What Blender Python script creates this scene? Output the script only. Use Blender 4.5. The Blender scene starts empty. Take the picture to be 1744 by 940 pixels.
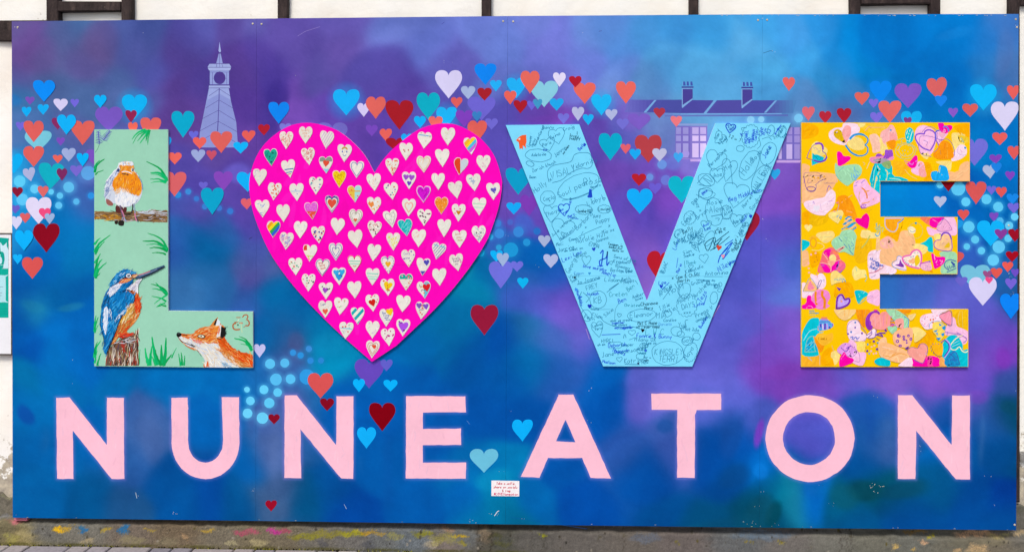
import bpy, math, random
import numpy as np
from mathutils import Vector
from mathutils.geometry import tessellate_polygon
RND = random.Random(7)
SC = bpy.context.scene
COL = SC.collection
# ---------------------------------------------------------------- camera
FPX, CX, CY, CAMX, CAMD, CAMZ, YAW = 1400.0, 872.0, 373.4, 0.166, 3.982, 1.6, 0.0328
cam_data = bpy.data.cameras.new('camera')
cam_data.sensor_width = 36.0
cam_data.lens = FPX / 1744 * 36.0
cam_data.shift_y = -(470 - CY) / 1744
cam_data.clip_end = 500
cam_data.clip_start = 0.05
cam = bpy.data.objects.new('camera', cam_data)
cam.location = (CAMX, -CAMD, CAMZ)
cam.rotation_euler = (math.pi / 2, 0, YAW)
COL.objects.link(cam)
SC.camera = cam
# ---------------------------------------------------------------- light (bright overcast)
SUN_TO = Vector((-0.28, -0.80, 1.05)).normalized()
w = bpy.data.worlds.new('World'); SC.world = w; w.use_nodes = True
nt = w.node_tree
sky = nt.nodes.new('ShaderNodeTexSky'); sky.sky_type = 'NISHITA'; sky.sun_disc = False
sky.sun_elevation = math.asin(SUN_TO.z); sky.sun_rotation = math.atan2(SUN_TO.x, SUN_TO.y)
sky.air_density = 1.0; sky.dust_density = 4.0; sky.ozone_density = 1.0
bg = nt.nodes['Background']; bg.inputs['Strength'].default_value = 0.10
nt.links.new(sky.outputs['Color'], bg.inputs['Color'])
sun_d = bpy.data.lights.new('sun', 'SUN'); sun_d.energy = 1.5; sun_d.angle = math.radians(14); sun_d.color = (1.0, 0.93, 0.82)
sun = bpy.data.objects.new('sun', sun_d); sun.rotation_euler = SUN_TO.to_track_quat('Z', 'Y').to_euler(); sun.location = (-3, -8, 9)
COL.objects.link(sun)
SC.view_settings.view_transform = 'Standard'; SC.view_settings.look = 'None'
SC.view_settings.exposure = 0.56; SC.view_settings.gamma = 1.0
# ---------------------------------------------------------------- colour
WHITE = (1.185, 1.114, 1.067)       # display value of a white sheet facing the street (linear), set by calibration
def lin1(c): return c / 12.92 if c <= 0.04045 else ((c + 0.055) / 1.055) ** 2.4
def hexrgb(h): h = h.lstrip('#'); return [int(h[i:i + 2], 16) / 255 for i in (0, 2, 4)]
def lin(h): return tuple(min(0.92, lin1(c) / k) for c, k in zip(hexrgb(h), WHITE))
# ---------------------------------------------------------------- photograph survey -> wall coordinates
CYW, SYW = math.cos(YAW), math.sin(YAW)
def at(px, py, Y):
    """point on the vertical plane y=Y seen along the surveyed line of sight"""
    a = (px - CX) / FPX; b = -(py - CY) / FPX
    dx = -SYW + CYW * a; dy = CYW + SYW * a
    t = (Y + CAMD) / dy
    return Vector((CAMX + t * dx, Y, CAMZ + t * b))
def to_px(x, y, z):
    dx, dy, dz = x - CAMX, y + CAMD, z - CAMZ
    r = dx * CYW + dy * SYW; f = -dx * SYW + dy * CYW
    return CX + FPX * r / f, CY - FPX * dz / f
# ---------------------------------------------------------------- objects
def link(o, parent=None):
    COL.objects.link(o)
    if parent is not None: o.parent = parent
    return o
def thing(name, label, cat, loc, group=None):
    o = bpy.data.objects.new(name, None); o.empty_display_size = 0.1
    o.location = loc; o['label'] = label; o['category'] = cat
    if group: o['group'] = group
    return link(o)
def world_loc(o):
    v = Vector(o.location)
    while o.parent: o = o.parent; v = v + Vector(o.location)
    return v
def mesh_obj(name, V, F, mats, parent=None, label=None, cols=None, fmat=None, kind=None, smooth=False):
    """one mesh object, origin at the middle of its vertices; cols = per-face linear rgb or per-vertex ('v', list)"""
    V = [Vector(v) for v in V]
    c = Vector((0, 0, 0))
    for v in V: c += v
    c /= max(1, len(V))
    me = bpy.data.meshes.new(name)
    me.from_pydata([tuple(v - c) for v in V], [], F)
    if not isinstance(mats, (list, tuple)): mats = [mats]
    for m in mats: me.materials.append(m)
    if fmat: me.polygons.foreach_set('material_index', fmat)
    if cols is not None:
        at_ = me.color_attributes.new('pigment', 'FLOAT_COLOR', 'CORNER')
        buf = np.ones((len(me.loops), 4), np.float32); k = 0
        for f, cc in zip(F, cols):
            buf[k:k + len(f), :3] = cc; k += len(f)
        at_.data.foreach_set('color', buf.ravel())
    if smooth: me.polygons.foreach_set('use_smooth', [True] * len(F))
    o = bpy.data.objects.new(name, me)
    o.location = c - (world_loc(parent) if parent else Vector((0, 0, 0)))
    if label: o['label'] = label
    if kind: o['kind'] = kind
    return link(o, parent)
# ---------------------------------------------------------------- materials
def new_mat(name):
    m = bpy.data.materials.new(name); m.use_nodes = True
    t = m.node_tree; b = t.nodes['Principled BSDF']
    return m, t, b
def N(t, typ, **kw):
    n = t.nodes.new(typ)
    for k, v in kw.items():
        if k in n.inputs: n.inputs[k].default_value = v
        else: setattr(n, k, v)
    return n
def noise(t, pos, scale, detail=4, rough=0.55, vec_scale=None):
    n = N(t, 'ShaderNodeTexNoise', Scale=scale, Detail=detail, Roughness=rough)
    if vec_scale:
        mp = N(t, 'ShaderNodeMapping'); mp.inputs['Scale'].default_value = vec_scale
        t.links.new(pos, mp.inputs['Vector']); pos = mp.outputs['Vector']
    t.links.new(pos, n.inputs['Vector'])
    return n.outputs['Fac']
def ramp(t, fac, stops):
    r = N(t, 'ShaderNodeValToRGB'); e = r.color_ramp.elements
    while len(e) < len(stops): e.new(0.5)
    for el, (p, c) in zip(e, stops): el.position = p; el.color = (*c, 1)
    t.links.new(fac, r.inputs['Fac']); return r.outputs['Color']
def mix(t, fac, a, b, mode='MIX'):
    m = N(t, 'ShaderNodeMix', data_type='RGBA', blend_type=mode)
    if isinstance(fac, float): m.inputs[0].default_value = fac
    else: t.links.new(fac, m.inputs[0])
    for s, i in ((a, 6), (b, 7)):
        if isinstance(s, tuple): m.inputs[i].default_value = (*s, 1)
        else: t.links.new(s, m.inputs[i])
    return m.outputs[2]
def bump(t, b, h, strength, dist):
    n = N(t, 'ShaderNodeBump', Strength=strength, Distance=dist)
    t.links.new(h, n.inputs['Height']); t.links.new(n.outputs['Normal'], b.inputs['Normal'])
def position(t): return N(t, 'ShaderNodeNewGeometry').outputs['Position']
def g3(v): return (v, v, v)
def pigment_mat(name, rough, spec, var, scale, bumpd=0.0004):
    """paint whose colour is stored on the mesh, with the mottling of brushed or sprayed paint"""
    m, t, b = new_mat(name)
    a = N(t, 'ShaderNodeAttribute', attribute_name='pigment')
    p = position(t)
    f = ramp(t, noise(t, p, scale, 5, 0.6), [(0.3, g3(1 - var)), (0.7, g3(1 + var * 0.6))])
    f2 = ramp(t, noise(t, p, scale * 7, 3, 0.6), [(0.3, g3(1 - var * 0.5)), (0.7, g3(1 + var * 0.3))])
    c = mix(t, 1.0, mix(t, 1.0, a.outputs['Color'], f, 'MULTIPLY'), f2, 'MULTIPLY')
    t.links.new(c, b.inputs['Base Color'])
    b.inputs['Roughness'].default_value = rough; b.inputs['Specular IOR Level'].default_value = spec
    bump(t, b, noise(t, p, 60, 2), 0.12, bumpd)
    return m
PAINT = pigment_mat('wall_paint', 0.6, 0.03, 0.05, 9)
SPRAY = pigment_mat('sprayed_paint', 0.6, 0.03, 0.05, 5)
PAPER = pigment_mat('painted_paper', 0.8, 0.05, 0.05, 45)
INK = pigment_mat('marker_ink', 0.6, 0.05, 0.04, 60)
def solid(name, hexc, rough=0.7, var=0.12, scale=20, spec=0.25, b_d=0.001):
    m, t, b = new_mat(name); p = position(t); c = lin(hexc)
    col = ramp(t, noise(t, p, scale, 6), [(0.3, tuple(x * (1 - var) for x in c)), (0.7, tuple(min(.92, x * (1 + var)) for x in c))])
    t.links.new(col, b.inputs['Base Color']); b.inputs['Roughness'].default_value = rough
    b.inputs['Specular IOR Level'].default_value = spec
    bump(t, b, noise(t, p, scale * 6, 5), 0.4, b_d)
    return m
# ---------------------------------------------------------------- shapes in photograph pixels
def fr(s, F):
    """'x,y x,y' in the coordinates of survey sheet F=(ox,oy,scale)"""
    return [(F[0] + float(a) / F[2], F[1] + float(b) / F[2]) for a, b in (q.split(',') for q in s.split())]
def bez(p0, p1, p2, p3, n):
    o = []
    for i in range(n):
        u = i / n; v = 1 - u
        o.append(tuple(v**3 * a + 3 * v * v * u * b + 3 * v * u * u * c + u**3 * d for a, b, c, d in zip(p0, p1, p2, p3)))
    return o
def unit_heart(r=None, n=7, full=0.0):
    j = (lambda s: r.uniform(-s, s)) if r else (lambda s: 0.0)
    out = []
    for side in (1, -1):
        notch = (0, 0.62 + j(0.07)) if side == 1 else out_notch
        if side == 1: out_notch = notch
        lx = 0.5 + j(0.06); sy = 0.48 + j(0.1)
        h = bez(notch, (0.06, .9), (lx - .22, 1.0), (lx, 1.0), n) + bez((lx, 1.0), (lx + .3, 1.0), (1, sy + .34), (1, sy), n) + \
            bez((1, sy), (1, sy - .42 + full), (.42 + full, -.45 + j(.06)), (0, -1), n + 2)
        if side == 1: out += h + [(0, -1)]
        else: out += [(-x, y) for x, y in reversed(h[1:])]
    return out
def heart(cx, cy, w, h, rot=0.0, r=None, n=7, full=0.0):
    c, s = math.cos(math.radians(rot)), math.sin(math.radians(rot))
    o = []
    for x, y in unit_heart(r, n, full):
        X, Y = x * w / 2, -y * h / 2
        o.append((cx + X * c - Y * s, cy + X * s + Y * c))
    return o
def hbox(x0, y0, x1, y1, rot=0, r=None): return heart((x0 + x1) / 2, (y0 + y1) / 2, x1 - x0, y1 - y0, rot, r)
def oval(cx, cy, rx, ry=None, rot=0.0, n=20, r=None, wob=0.0, bumps=0, bh=0.0):
    ry = ry or rx; c, s = math.cos(math.radians(rot)), math.sin(math.radians(rot)); o = []
    for i in range(n):
        a = 2 * math.pi * i / n; k = 1 + (r.uniform(-wob, wob) if r else 0)
        if bumps: k += bh * abs(math.sin(a * bumps / 2))
        X, Y = rx * k * math.cos(a), ry * k * math.sin(a)
        o.append((cx + X * c - Y * s, cy + X * s + Y * c))
    return o
def smooth(P, closed=True, k=4):
    n = len(P); o = []
    rng = range(n) if closed else range(n - 1)
    for i in rng:
        g = (lambda q: P[q % n]) if closed else (lambda q: P[max(0, min(n - 1, q))])
        a, b, c, d = g(i - 1), g(i), g(i + 1), g(i + 2)
        for s in range(k):
            t = s / k
            o.append(tuple(0.5 * (2 * b[m] + (c[m] - a[m]) * t + (2 * a[m] - 5 * b[m] + 4 * c[m] - d[m]) * t * t +
                                  (-a[m] + 3 * b[m] - 3 * c[m] + d[m]) * t**3) for m in (0, 1)))
    if not closed: o.append(P[-1])
    return o
def clip(P, rect):
    x0, y0, x1, y1 = rect
    def cut(P, ins, inter):
        o = []
        for i in range(len(P)):
            a, b = P[i - 1], P[i]
            if ins(b):
                if not ins(a): o.append(inter(a, b))
                o.append(b)
            elif ins(a): o.append(inter(a, b))
        return o
    def ix(v): return lambda a, b: (v, a[1] + (b[1] - a[1]) * (v - a[0]) / (b[0] - a[0]))
    def iy(v): return lambda a, b: (a[0] + (b[0] - a[0]) * (v - a[1]) / (b[1] - a[1]), v)
    for ins, it in ((lambda p: p[0] >= x0, ix(x0)), (lambda p: p[0] <= x1, ix(x1)), (lambda p: p[1] >= y0, iy(y0)), (lambda p: p[1] <= y1, iy(y1))):
        if not P: return P
        P = cut(P, ins, it)
    return P
def inside(p, P):
    x, y = p; r = False
    for i in range(len(P)):
        (xa, ya), (xb, yb) = P[i - 1], P[i]
        if (ya > y) != (yb > y) and x < (xb - xa) * (y - ya) / (yb - ya) + xa: r = not r
    return r
def dedupe(P):
    o = []
    for p in P:
        if not o or abs(p[0] - o[-1][0]) + abs(p[1] - o[-1][1]) > 1e-4: o.append(p)
    if len(o) > 1 and abs(o[0][0] - o[-1][0]) + abs(o[0][1] - o[-1][1]) < 1e-4: o.pop()
    return o
def ribbon(P, w0, w1=None, lens=False):
    """a brush or pen line as a strip of quads -> (points, faces)"""
    P = dedupe(P) if P[0] != P[-1] else dedupe(P) + [P[0]]
    n = len(P)
    if n < 2: return [], []
    w1 = w0 if w1 is None else w1
    V, F = [], []
    for i, (x, y) in enumerate(P):
        a, b = P[max(0, i - 1)], P[min(n - 1, i + 1)]
        dx, dy = b[0] - a[0], b[1] - a[1]; L = math.hypot(dx, dy) or 1
        u = i / (n - 1); w = w0 + (w1 - w0) * u
        if lens: w *= max(0.12, math.sin(math.pi * min(1, 0.12 + 0.88 * u)) ** 0.6 if u < 1 else 0.12)
        nx, ny = -dy / L * w / 2, dx / L * w / 2
        V += [(x + nx, y + ny), (x - nx, y - ny)]
        if i: F.append((2 * i - 2, 2 * i, 2 * i + 1, 2 * i - 1))
    return V, F
class Layers:
    """coats of paint: a coat that overlaps earlier coats lies on top of them"""
    def __init__(self): self.b = []
    def level(self, bb):
        l = 0
        for (x0, y0, x1, y1), k in self.b:
            if bb[0] < x1 and bb[2] > x0 and bb[1] < y1 and bb[3] > y0: l = max(l, k + 1)
        self.b.append((bb, l)); return l
def bbox(P): xs = [p[0] for p in P]; ys = [p[1] for p in P]; return (min(xs), min(ys), max(xs), max(ys))
class Art:
    """collects fills and lines and builds them as one painted mesh on the plane y=Y"""
    def __init__(self, Y, step=0.00018, layers=None, base=0):
        self.Y, self.step, self.L = Y, step, layers or Layers(); self.V, self.F, self.C = [], [], []; self.rect = None; self.base = base; self.dens = 1.0; self.fine = 1.0
    def _add(self, P, F, col):
        lv = self.L.level(bbox(P)) + self.base; y = self.Y - self.step * (lv + 1); o = len(self.V)
        self.V += [at(p[0], p[1], y) for p in P]; c = lin(col) if isinstance(col, str) else col
        for f in F: self.F.append(tuple(o + i for i in f)); self.C.append(c)
    def fill(self, P, col, holes=()):
        if self.rect: P = clip(P, self.rect)
        P = dedupe(P)
        if len(P) < 3: return
        loops = [P] + [dedupe(h) for h in holes]
        tri = tessellate_polygon([[Vector((x, -y, 0)) for x, y in l] for l in loops])
        allp = [p for l in loops for p in l]; F = []
        for a, b, c in tri:
            A, B, C_ = allp[a], allp[b], allp[c]
            cr = (B[0] - A[0]) * -(C_[1] - A[1]) + (B[1] - A[1]) * (C_[0] - A[0])
            if abs(cr) < 1e-9: continue
            F.append((a, b, c) if cr > 0 else (a, c, b))     # faces the street (-y)
        if F: self._add(allp, F, col)
    def gfill(self, P, ca, cb, x0, x1, n=9):
        A, B = hexrgb(ca), hexrgb(cb)
        for i in range(n):
            u = (i + .5) / n; c = tuple(lin1(p + (q - p) * u) / k for p, q, k in zip(A, B, WHITE))
            self.fill(clip(P, (x0 + (x1 - x0) * i / n, -1e4, x0 + (x1 - x0) * (i + 1) / n, 1e4)), c)
    def line(self, P, col, w=1.0, w1=None, lens=False, level_of=None):
        if self.rect:
            x0, y0, x1, y1 = self.rect; P = [(min(max(x, x0), x1), min(max(y, y0), y1)) for x, y in P]
        V, F = ribbon(P, w, w1, lens)
        if F: self._add(V, F, col)
    def dot(self, x, y, r, col, n=8): self.fill(oval(x, y, r, n=n), col)
    def strokes(self, poly, n, cols, ang, L, w, r, curve=0.15, strict=False):
        x0, y0, x1, y1 = bbox(poly); n = int(n * self.dens); w = w * self.fine; k = 0; tries = 0
        while k < n and tries < n * 20:
            tries += 1; p = (r.uniform(x0, x1), r.uniform(y0, y1))
            if not inside(p, poly): continue
            a = math.radians(ang + r.gauss(0, 16)); l = L * r.uniform(.5, 1.3); c = l * r.uniform(-curve, curve)
            dx, dy = math.cos(a), -math.sin(a); P = []
            for u in (-.5, -.17, .17, .5): P.append((p[0] + dx * l * u - dy * c * (1 - 4 * u * u), p[1] + dy * l * u + dx * c * (1 - 4 * u * u)))
            e = inside(P[0], poly) + inside(P[-1], poly)
            if e == 0 or (strict and e < 2): continue
            self.line(P, r.choice(cols), w * r.uniform(.6, 1.3), lens=True); k += 1
    def build(self, name, parent, mat=None, label=None, kind=None):
        if not self.F: return None
        return mesh_obj(name, self.V, self.F, mat or PAINT, parent, label, self.C, kind=kind)
def cutout(name, P, yb, yf, hexc, parent, edge='#E9E2D2', mat=None, label=None, holes=()):
    """a flat sheet sawn or cut to outline P, its back at y=yb and its face at y=yf"""
    P = dedupe(P)
    front = [at(x, y, yf) for x, y in P]; n = len(P)
    tri = tessellate_polygon([[Vector((v.x, v.z, 0)) for v in front]])
    F, C, M = [], [], []
    back = [Vector((v.x, yb, v.z)) for v in front]
    area = sum(front[i - 1].x * front[i].z - front[i].x * front[i - 1].z for i in range(n))
    for a, b, c in tri:
        A, B, D = front[a], front[b], front[c]
        cr = (B.x - A.x) * (D.z - A.z) - (B.z - A.z) * (D.x - A.x)
        if abs(cr) < 1e-12: continue
        f = (a, b, c) if cr > 0 else (a, c, b)
        F.append(f); C.append(lin(hexc)); F.append(tuple(n + i for i in reversed(f))); C.append(lin(edge))
    V = front + back
    e0 = len(V); V = V + front + back                         # own vertices so the sawn edge stays sharp
    for i in range(n):
        j = (i + 1) % n
        q = (e0 + i, e0 + n + i, e0 + n + j, e0 + j)
        F.append(q if area > 0 else tuple(reversed(q))); C.append(lin(edge))
    return mesh_obj(name, V, F, mat or PAINT, parent, label, C)
def box(name, lo, hi, mat, parent=None, kind=None, label=None, bev=0.0, jit=0.0, r=None):
    x0, y0, z0 = lo; x1, y1, z1 = hi; b = bev
    j = (lambda: r.uniform(-jit, jit)) if r and jit else (lambda: 0.0)
    V = [(x0 + b, y0, z0 + b), (x1 - b, y0, z0 + b), (x1 - b, y0, z1 - b), (x0 + b, y0, z1 - b),
         (x0, y0 + b, z0), (x1, y0 + b, z0), (x1, y0 + b, z1), (x0, y0 + b, z1), (x0, y1, z0), (x1, y1, z0), (x1, y1, z1), (x0, y1, z1)]
    V = [(x + j(), y + j() * .5, z + j()) for x, y, z in V]
    F = [(0, 1, 2, 3)] + [(i, i + 4, (i + 1) % 4 + 4, (i + 1) % 4) for i in range(4)] + [(i + 4, i + 8, (i + 1) % 4 + 8, (i + 1) % 4 + 4) for i in range(4)] + [(11, 10, 9, 8)]
    return mesh_obj(name, V, F, mat, parent, label, kind=kind)
# single-stroke handwriting: x 0-4, y 0-8, baseline 2
GL = {'a': '45 25 04 03 22 43|45 42', 'b': '08 02 22 43 44 25 04', 'c': '44 25 04 03 22 43', 'd': '45 15 03 12 43|48 42', 'e': '03 44 35 15 03 22 42',
      'f': '47 38 17 12|05 35', 'g': '45 15 03 12 44|45 41 20 01', 'h': '08 02|04 25 44 42', 'i': '25 22|27 28', 'j': '35 31 10|37 38', 'k': '08 02|45 03 42',
      'l': '18 13 22', 'm': '05 02|04 15 24 22|24 35 44 42', 'n': '05 02|04 25 44 42', 'o': '25 04 03 22 43 44 25', 'p': '05 00|05 35 44 43 22 03',
      'q': '45 25 03 22 43|45 40', 'r': '05 02|04 25 45', 's': '45 14 43 32 02', 't': '17 13 22 32|05 35', 'u': '05 03 12 33|45 42', 'v': '05 22 45',
      'w': '05 12 24 32 45', 'x': '05 42|45 02', 'y': '05 23|45 10', 'z': '05 45 02 42', 'A': '02 28 42|14 34', 'B': '02 08 28 37 25 05|25 44 43 22 02',
      'C': '47 28 06 04 22 43', 'D': '02 08 28 46 44 22 02', 'E': '48 08 02 42|05 35', 'F': '48 08 02|05 35', 'G': '47 28 06 04 22 42 44 24',
      'H': '02 08|48 42|05 45', 'I': '28 22', 'J': '38 33 12 03', 'K': '08 02|48 05 42', 'L': '08 02 42', 'M': '02 08 25 48 42', 'N': '02 08 42 48',
      'O': '28 06 04 22 44 46 28', 'P': '02 08 38 46 35 05', 'Q': '28 06 04 22 44 46 28|33 42', 'R': '02 08 38 46 35 05|25 42', 'S': '47 18 06 25 44 32 03',
      'T': '08 48|28 22', 'U': '08 03 22 43 48', 'V': '08 22 48', 'W': '08 12 25 32 48', 'X': '08 42|48 02', 'Y': '08 25 48|25 22', 'Z': '08 48 02 42',
      '&': '42 06 18 27 04 12 43', '+': '05 45|27 23', '3': '07 28 46 25 44 22 03', '!': '28 24|22 23', '.': '22 23', ',': '22 11', '-': '05 35',
      '#': '12 18|32 38|04 44|06 46', '1': '07 28 22', '2': '07 28 46 02 42', '?': '07 28 46 24|22 23', "'": '28 27', ':': '25 26|22 23'}
def write(A, s, x, y, h, ang=0, col='#0B5A78', w=1.0, r=None, sp=1.25, jit=0.35):
    """h = height of a capital in photograph pixels"""
    k = h / 6.0; ca, sa = math.cos(math.radians(ang)), math.sin(math.radians(ang)); adv = 0.0
    for ch in s:
        if ch == ' ': adv += 3.2 * k; continue
        g = GL.get(ch)
        if not g: continue
        for st in g.split('|'):
            P = []
            for q in st.split():
                u, v = float(q[0]), float(q[1]) - 2
                if r: u += r.uniform(-jit, jit); v += r.uniform(-jit, jit)
                u = u * k * 0.72 + v * k * 0.12 + adv; v = v * k
                P.append((x + u * ca - v * sa, y - (u * sa + v * ca)))
            A.line(smooth(P, False, 2) if len(P) > 2 and r else P, col, w)
        wd = 1.6 if ch in "il!.,'I1:" else 4.0
        adv += (wd * 0.72 + sp) * k
    return adv
# ================================================================ the building
WALL_Y, BEAM_Y, BOARD_BACK, MURAL_Y, FOOT_Y = 0.0, -0.030, -0.058, -0.076, -0.068
gA, gB = at(0, 926, FOOT_Y), at(870, 941, FOOT_Y)
def ground_z(x): return gA.z + (gB.z - gA.z) * (x - gA.x) / (gB.x - gA.x)
def ground_tilt(x, dz=0.0): return ground_z(x) + dz
PLINTH_TOP = at(10, 839, 0).z

def plaster_mat():
    m, t, b = new_mat('limewashed_render'); p = position(t)
    c = lin('#FFF8EE')
    col = ramp(t, noise(t, p, 3.0, 6), [(0.25, lin('#FAEFE2')), (0.45, c), (0.7, lin('#FFFBF6'))])
    sx = N(t, 'ShaderNodeSeparateXYZ'); t.links.new(p, sx.inputs[0])
    # render blown off low on the wall: stains with ragged edges of their own
    low = N(t, 'ShaderNodeMapRange'); t.links.new(sx.outputs['Z'], low.inputs[0])
    low.inputs[1].default_value = 0.70; low.inputs[2].default_value = 0.30; low.inputs[3].default_value = 0.0; low.inputs[4].default_value = 0.5
    nz = noise(t, p, 9, 8, 0.65)
    ad = N(t, 'ShaderNodeMath', operation='MULTIPLY_ADD'); t.links.new(low.outputs[0], ad.inputs[0]); ad.inputs[1].default_value = 0.55; t.links.new(nz, ad.inputs[2])
    bare = ramp(t, ad.outputs[0], [(0.66, g3(0)), (0.70, g3(1))])
    col = mix(t, bare, col, ramp(t, noise(t, p, 30, 6), [(0.35, lin('#9C9286')), (0.65, lin('#CDBFA8'))]))
    cr = ramp(t, noise(t, p, 2.2, 9, 0.75, (1, 1, 3)), [(0.492, g3(1)), (0.5, g3(0.86)), (0.508, g3(1))])
    col = mix(t, 0.45, col, mix(t, 1.0, col, cr, 'MULTIPLY'))
    t.links.new(col, b.inputs['Base Color']); b.inputs['Roughness'].default_value = 0.9; b.inputs['Specular IOR Level'].default_value = 0.1
    bump(t, b, noise(t, p, 22, 8, 0.6), 0.5, 0.006)
    return m
def timber_mat():
    m, t, b = new_mat('blackened_oak'); p = position(t)
    g = noise(t, p, 14, 6, 0.7, (6, 6, 6))
    col = ramp(t, noise(t, p, 5, 8, 0.7, (9, 9, 2)), [(0.3, lin('#241C1C')), (0.55, lin('#3E3231')), (0.75, lin('#5A4A44'))])
    fl = ramp(t, noise(t, p, 60, 4, 0.7), [(0.70, g3(0)), (0.74, g3(1))])
    col = mix(t, fl, col, lin('#7A6A58'))
    t.links.new(col, b.inputs['Base Color']); b.inputs['Roughness'].default_value = 0.8; b.inputs['Specular IOR Level'].default_value = 0.2
    bump(t, b, g, 0.7, 0.006)
    return m
PLASTER, TIMBER = plaster_mat(), timber_mat()
wall = thing('building_wall', 'old cream rendered wall with black timber framing behind the mural board', 'wall', (0, 0, ground_z(0)))
XL, XR, ZT = -4.6, 4.6, 4.2
posts = [(78, 98), (206, 225), (472, 490), (820, 836.5), (1174, 1190), (1449, 1466), (1586, 1602), (1720.5, 1738)]
px_x = lambda p, y=10: at(p, y, BEAM_Y).x
edges = [XL, px_x(-330), px_x(-310)]
post_x = [(px_x(-262), px_x(-243))] + [(px_x(a), px_x(b)) for a, b in posts] + [(px_x(1992), px_x(2010))]
rb = random.Random(3)
z_of = lambda py: at(872, py, BEAM_Y).z
for a, b_ in post_x:
    box('timber_post', (a, BEAM_Y, PLINTH_TOP + .02), (b_, 0.05, ZT), TIMBER, wall, bev=0.004, jit=0.002, r=rb)
# infill of render between the posts, each bay a little hollow or proud
bays = [XL] + [v for ab in post_x for v in ab] + [XR]
def infill(x0, x1, z0, z1, depth, seed):
    r = random.Random(seed); nx = max(2, int((x1 - x0) / .05)); nz = max(2, int((z1 - z0) / .05)); V, F = [], []
    for j in range(nz + 1):
        for i in range(nx + 1):
            V.append((x0 + (x1 - x0) * i / nx, depth + 0.004 * math.sin(i * .9 + seed) * math.sin(j * .7 + seed * 2) + r.uniform(-.001, .001), z0 + (z1 - z0) * j / nz))
    for j in range(nz):
        for i in range(nx):
            a = j * (nx + 1) + i; F.append((a, a + 1, a + nx + 2, a + nx + 1))
    return mesh_obj('render_panel', V, F, PLASTER, wall, smooth=True)
for k in range(0, len(bays), 2):
    x0, x1 = bays[k], bays[k + 1]
    if x1 - x0 < .02: continue
    small = abs(x0 - post_x[1][1]) < .01 or abs(x0 - post_x[6][1]) < .01
    infill(x0 - .01, x1 + .01, 0.1, ZT, 0.008 if small else 0.0, k)
def rail(pa, pb, ya, yb, front=BEAM_Y + .004, mat=None, name='timber_rail'):
    A, B = at(pa, ya, front), at(pb, yb, front)
    return box(name, (A.x, front, B.z), (B.x, 0.05, A.z), mat or TIMBER, wall, bev=0.004, jit=0.003, r=rb)
rail(98, 206, 3.5, 18.5); rail(1466, 1586, -14, 6.5); rail(1738, 1992, -14, 7)
rail(-243, 78, 37, 69); rail(-262, -600, 37, 69) if False else None
GREYWOOD = solid('weathered_timber', '#8E8A86', 0.85, 0.3, 40)
rail(1738, 1992, 771, 790, name='timber_rail', mat=GREYWOOD)
# upper storey rails out of the frame
for k in (3, 4, 5, 7): box('timber_rail', (post_x[k][1], BEAM_Y + .004, 3.35), (post_x[k + 1][0], .05, 3.47), TIMBER, wall, bev=.004)
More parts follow.
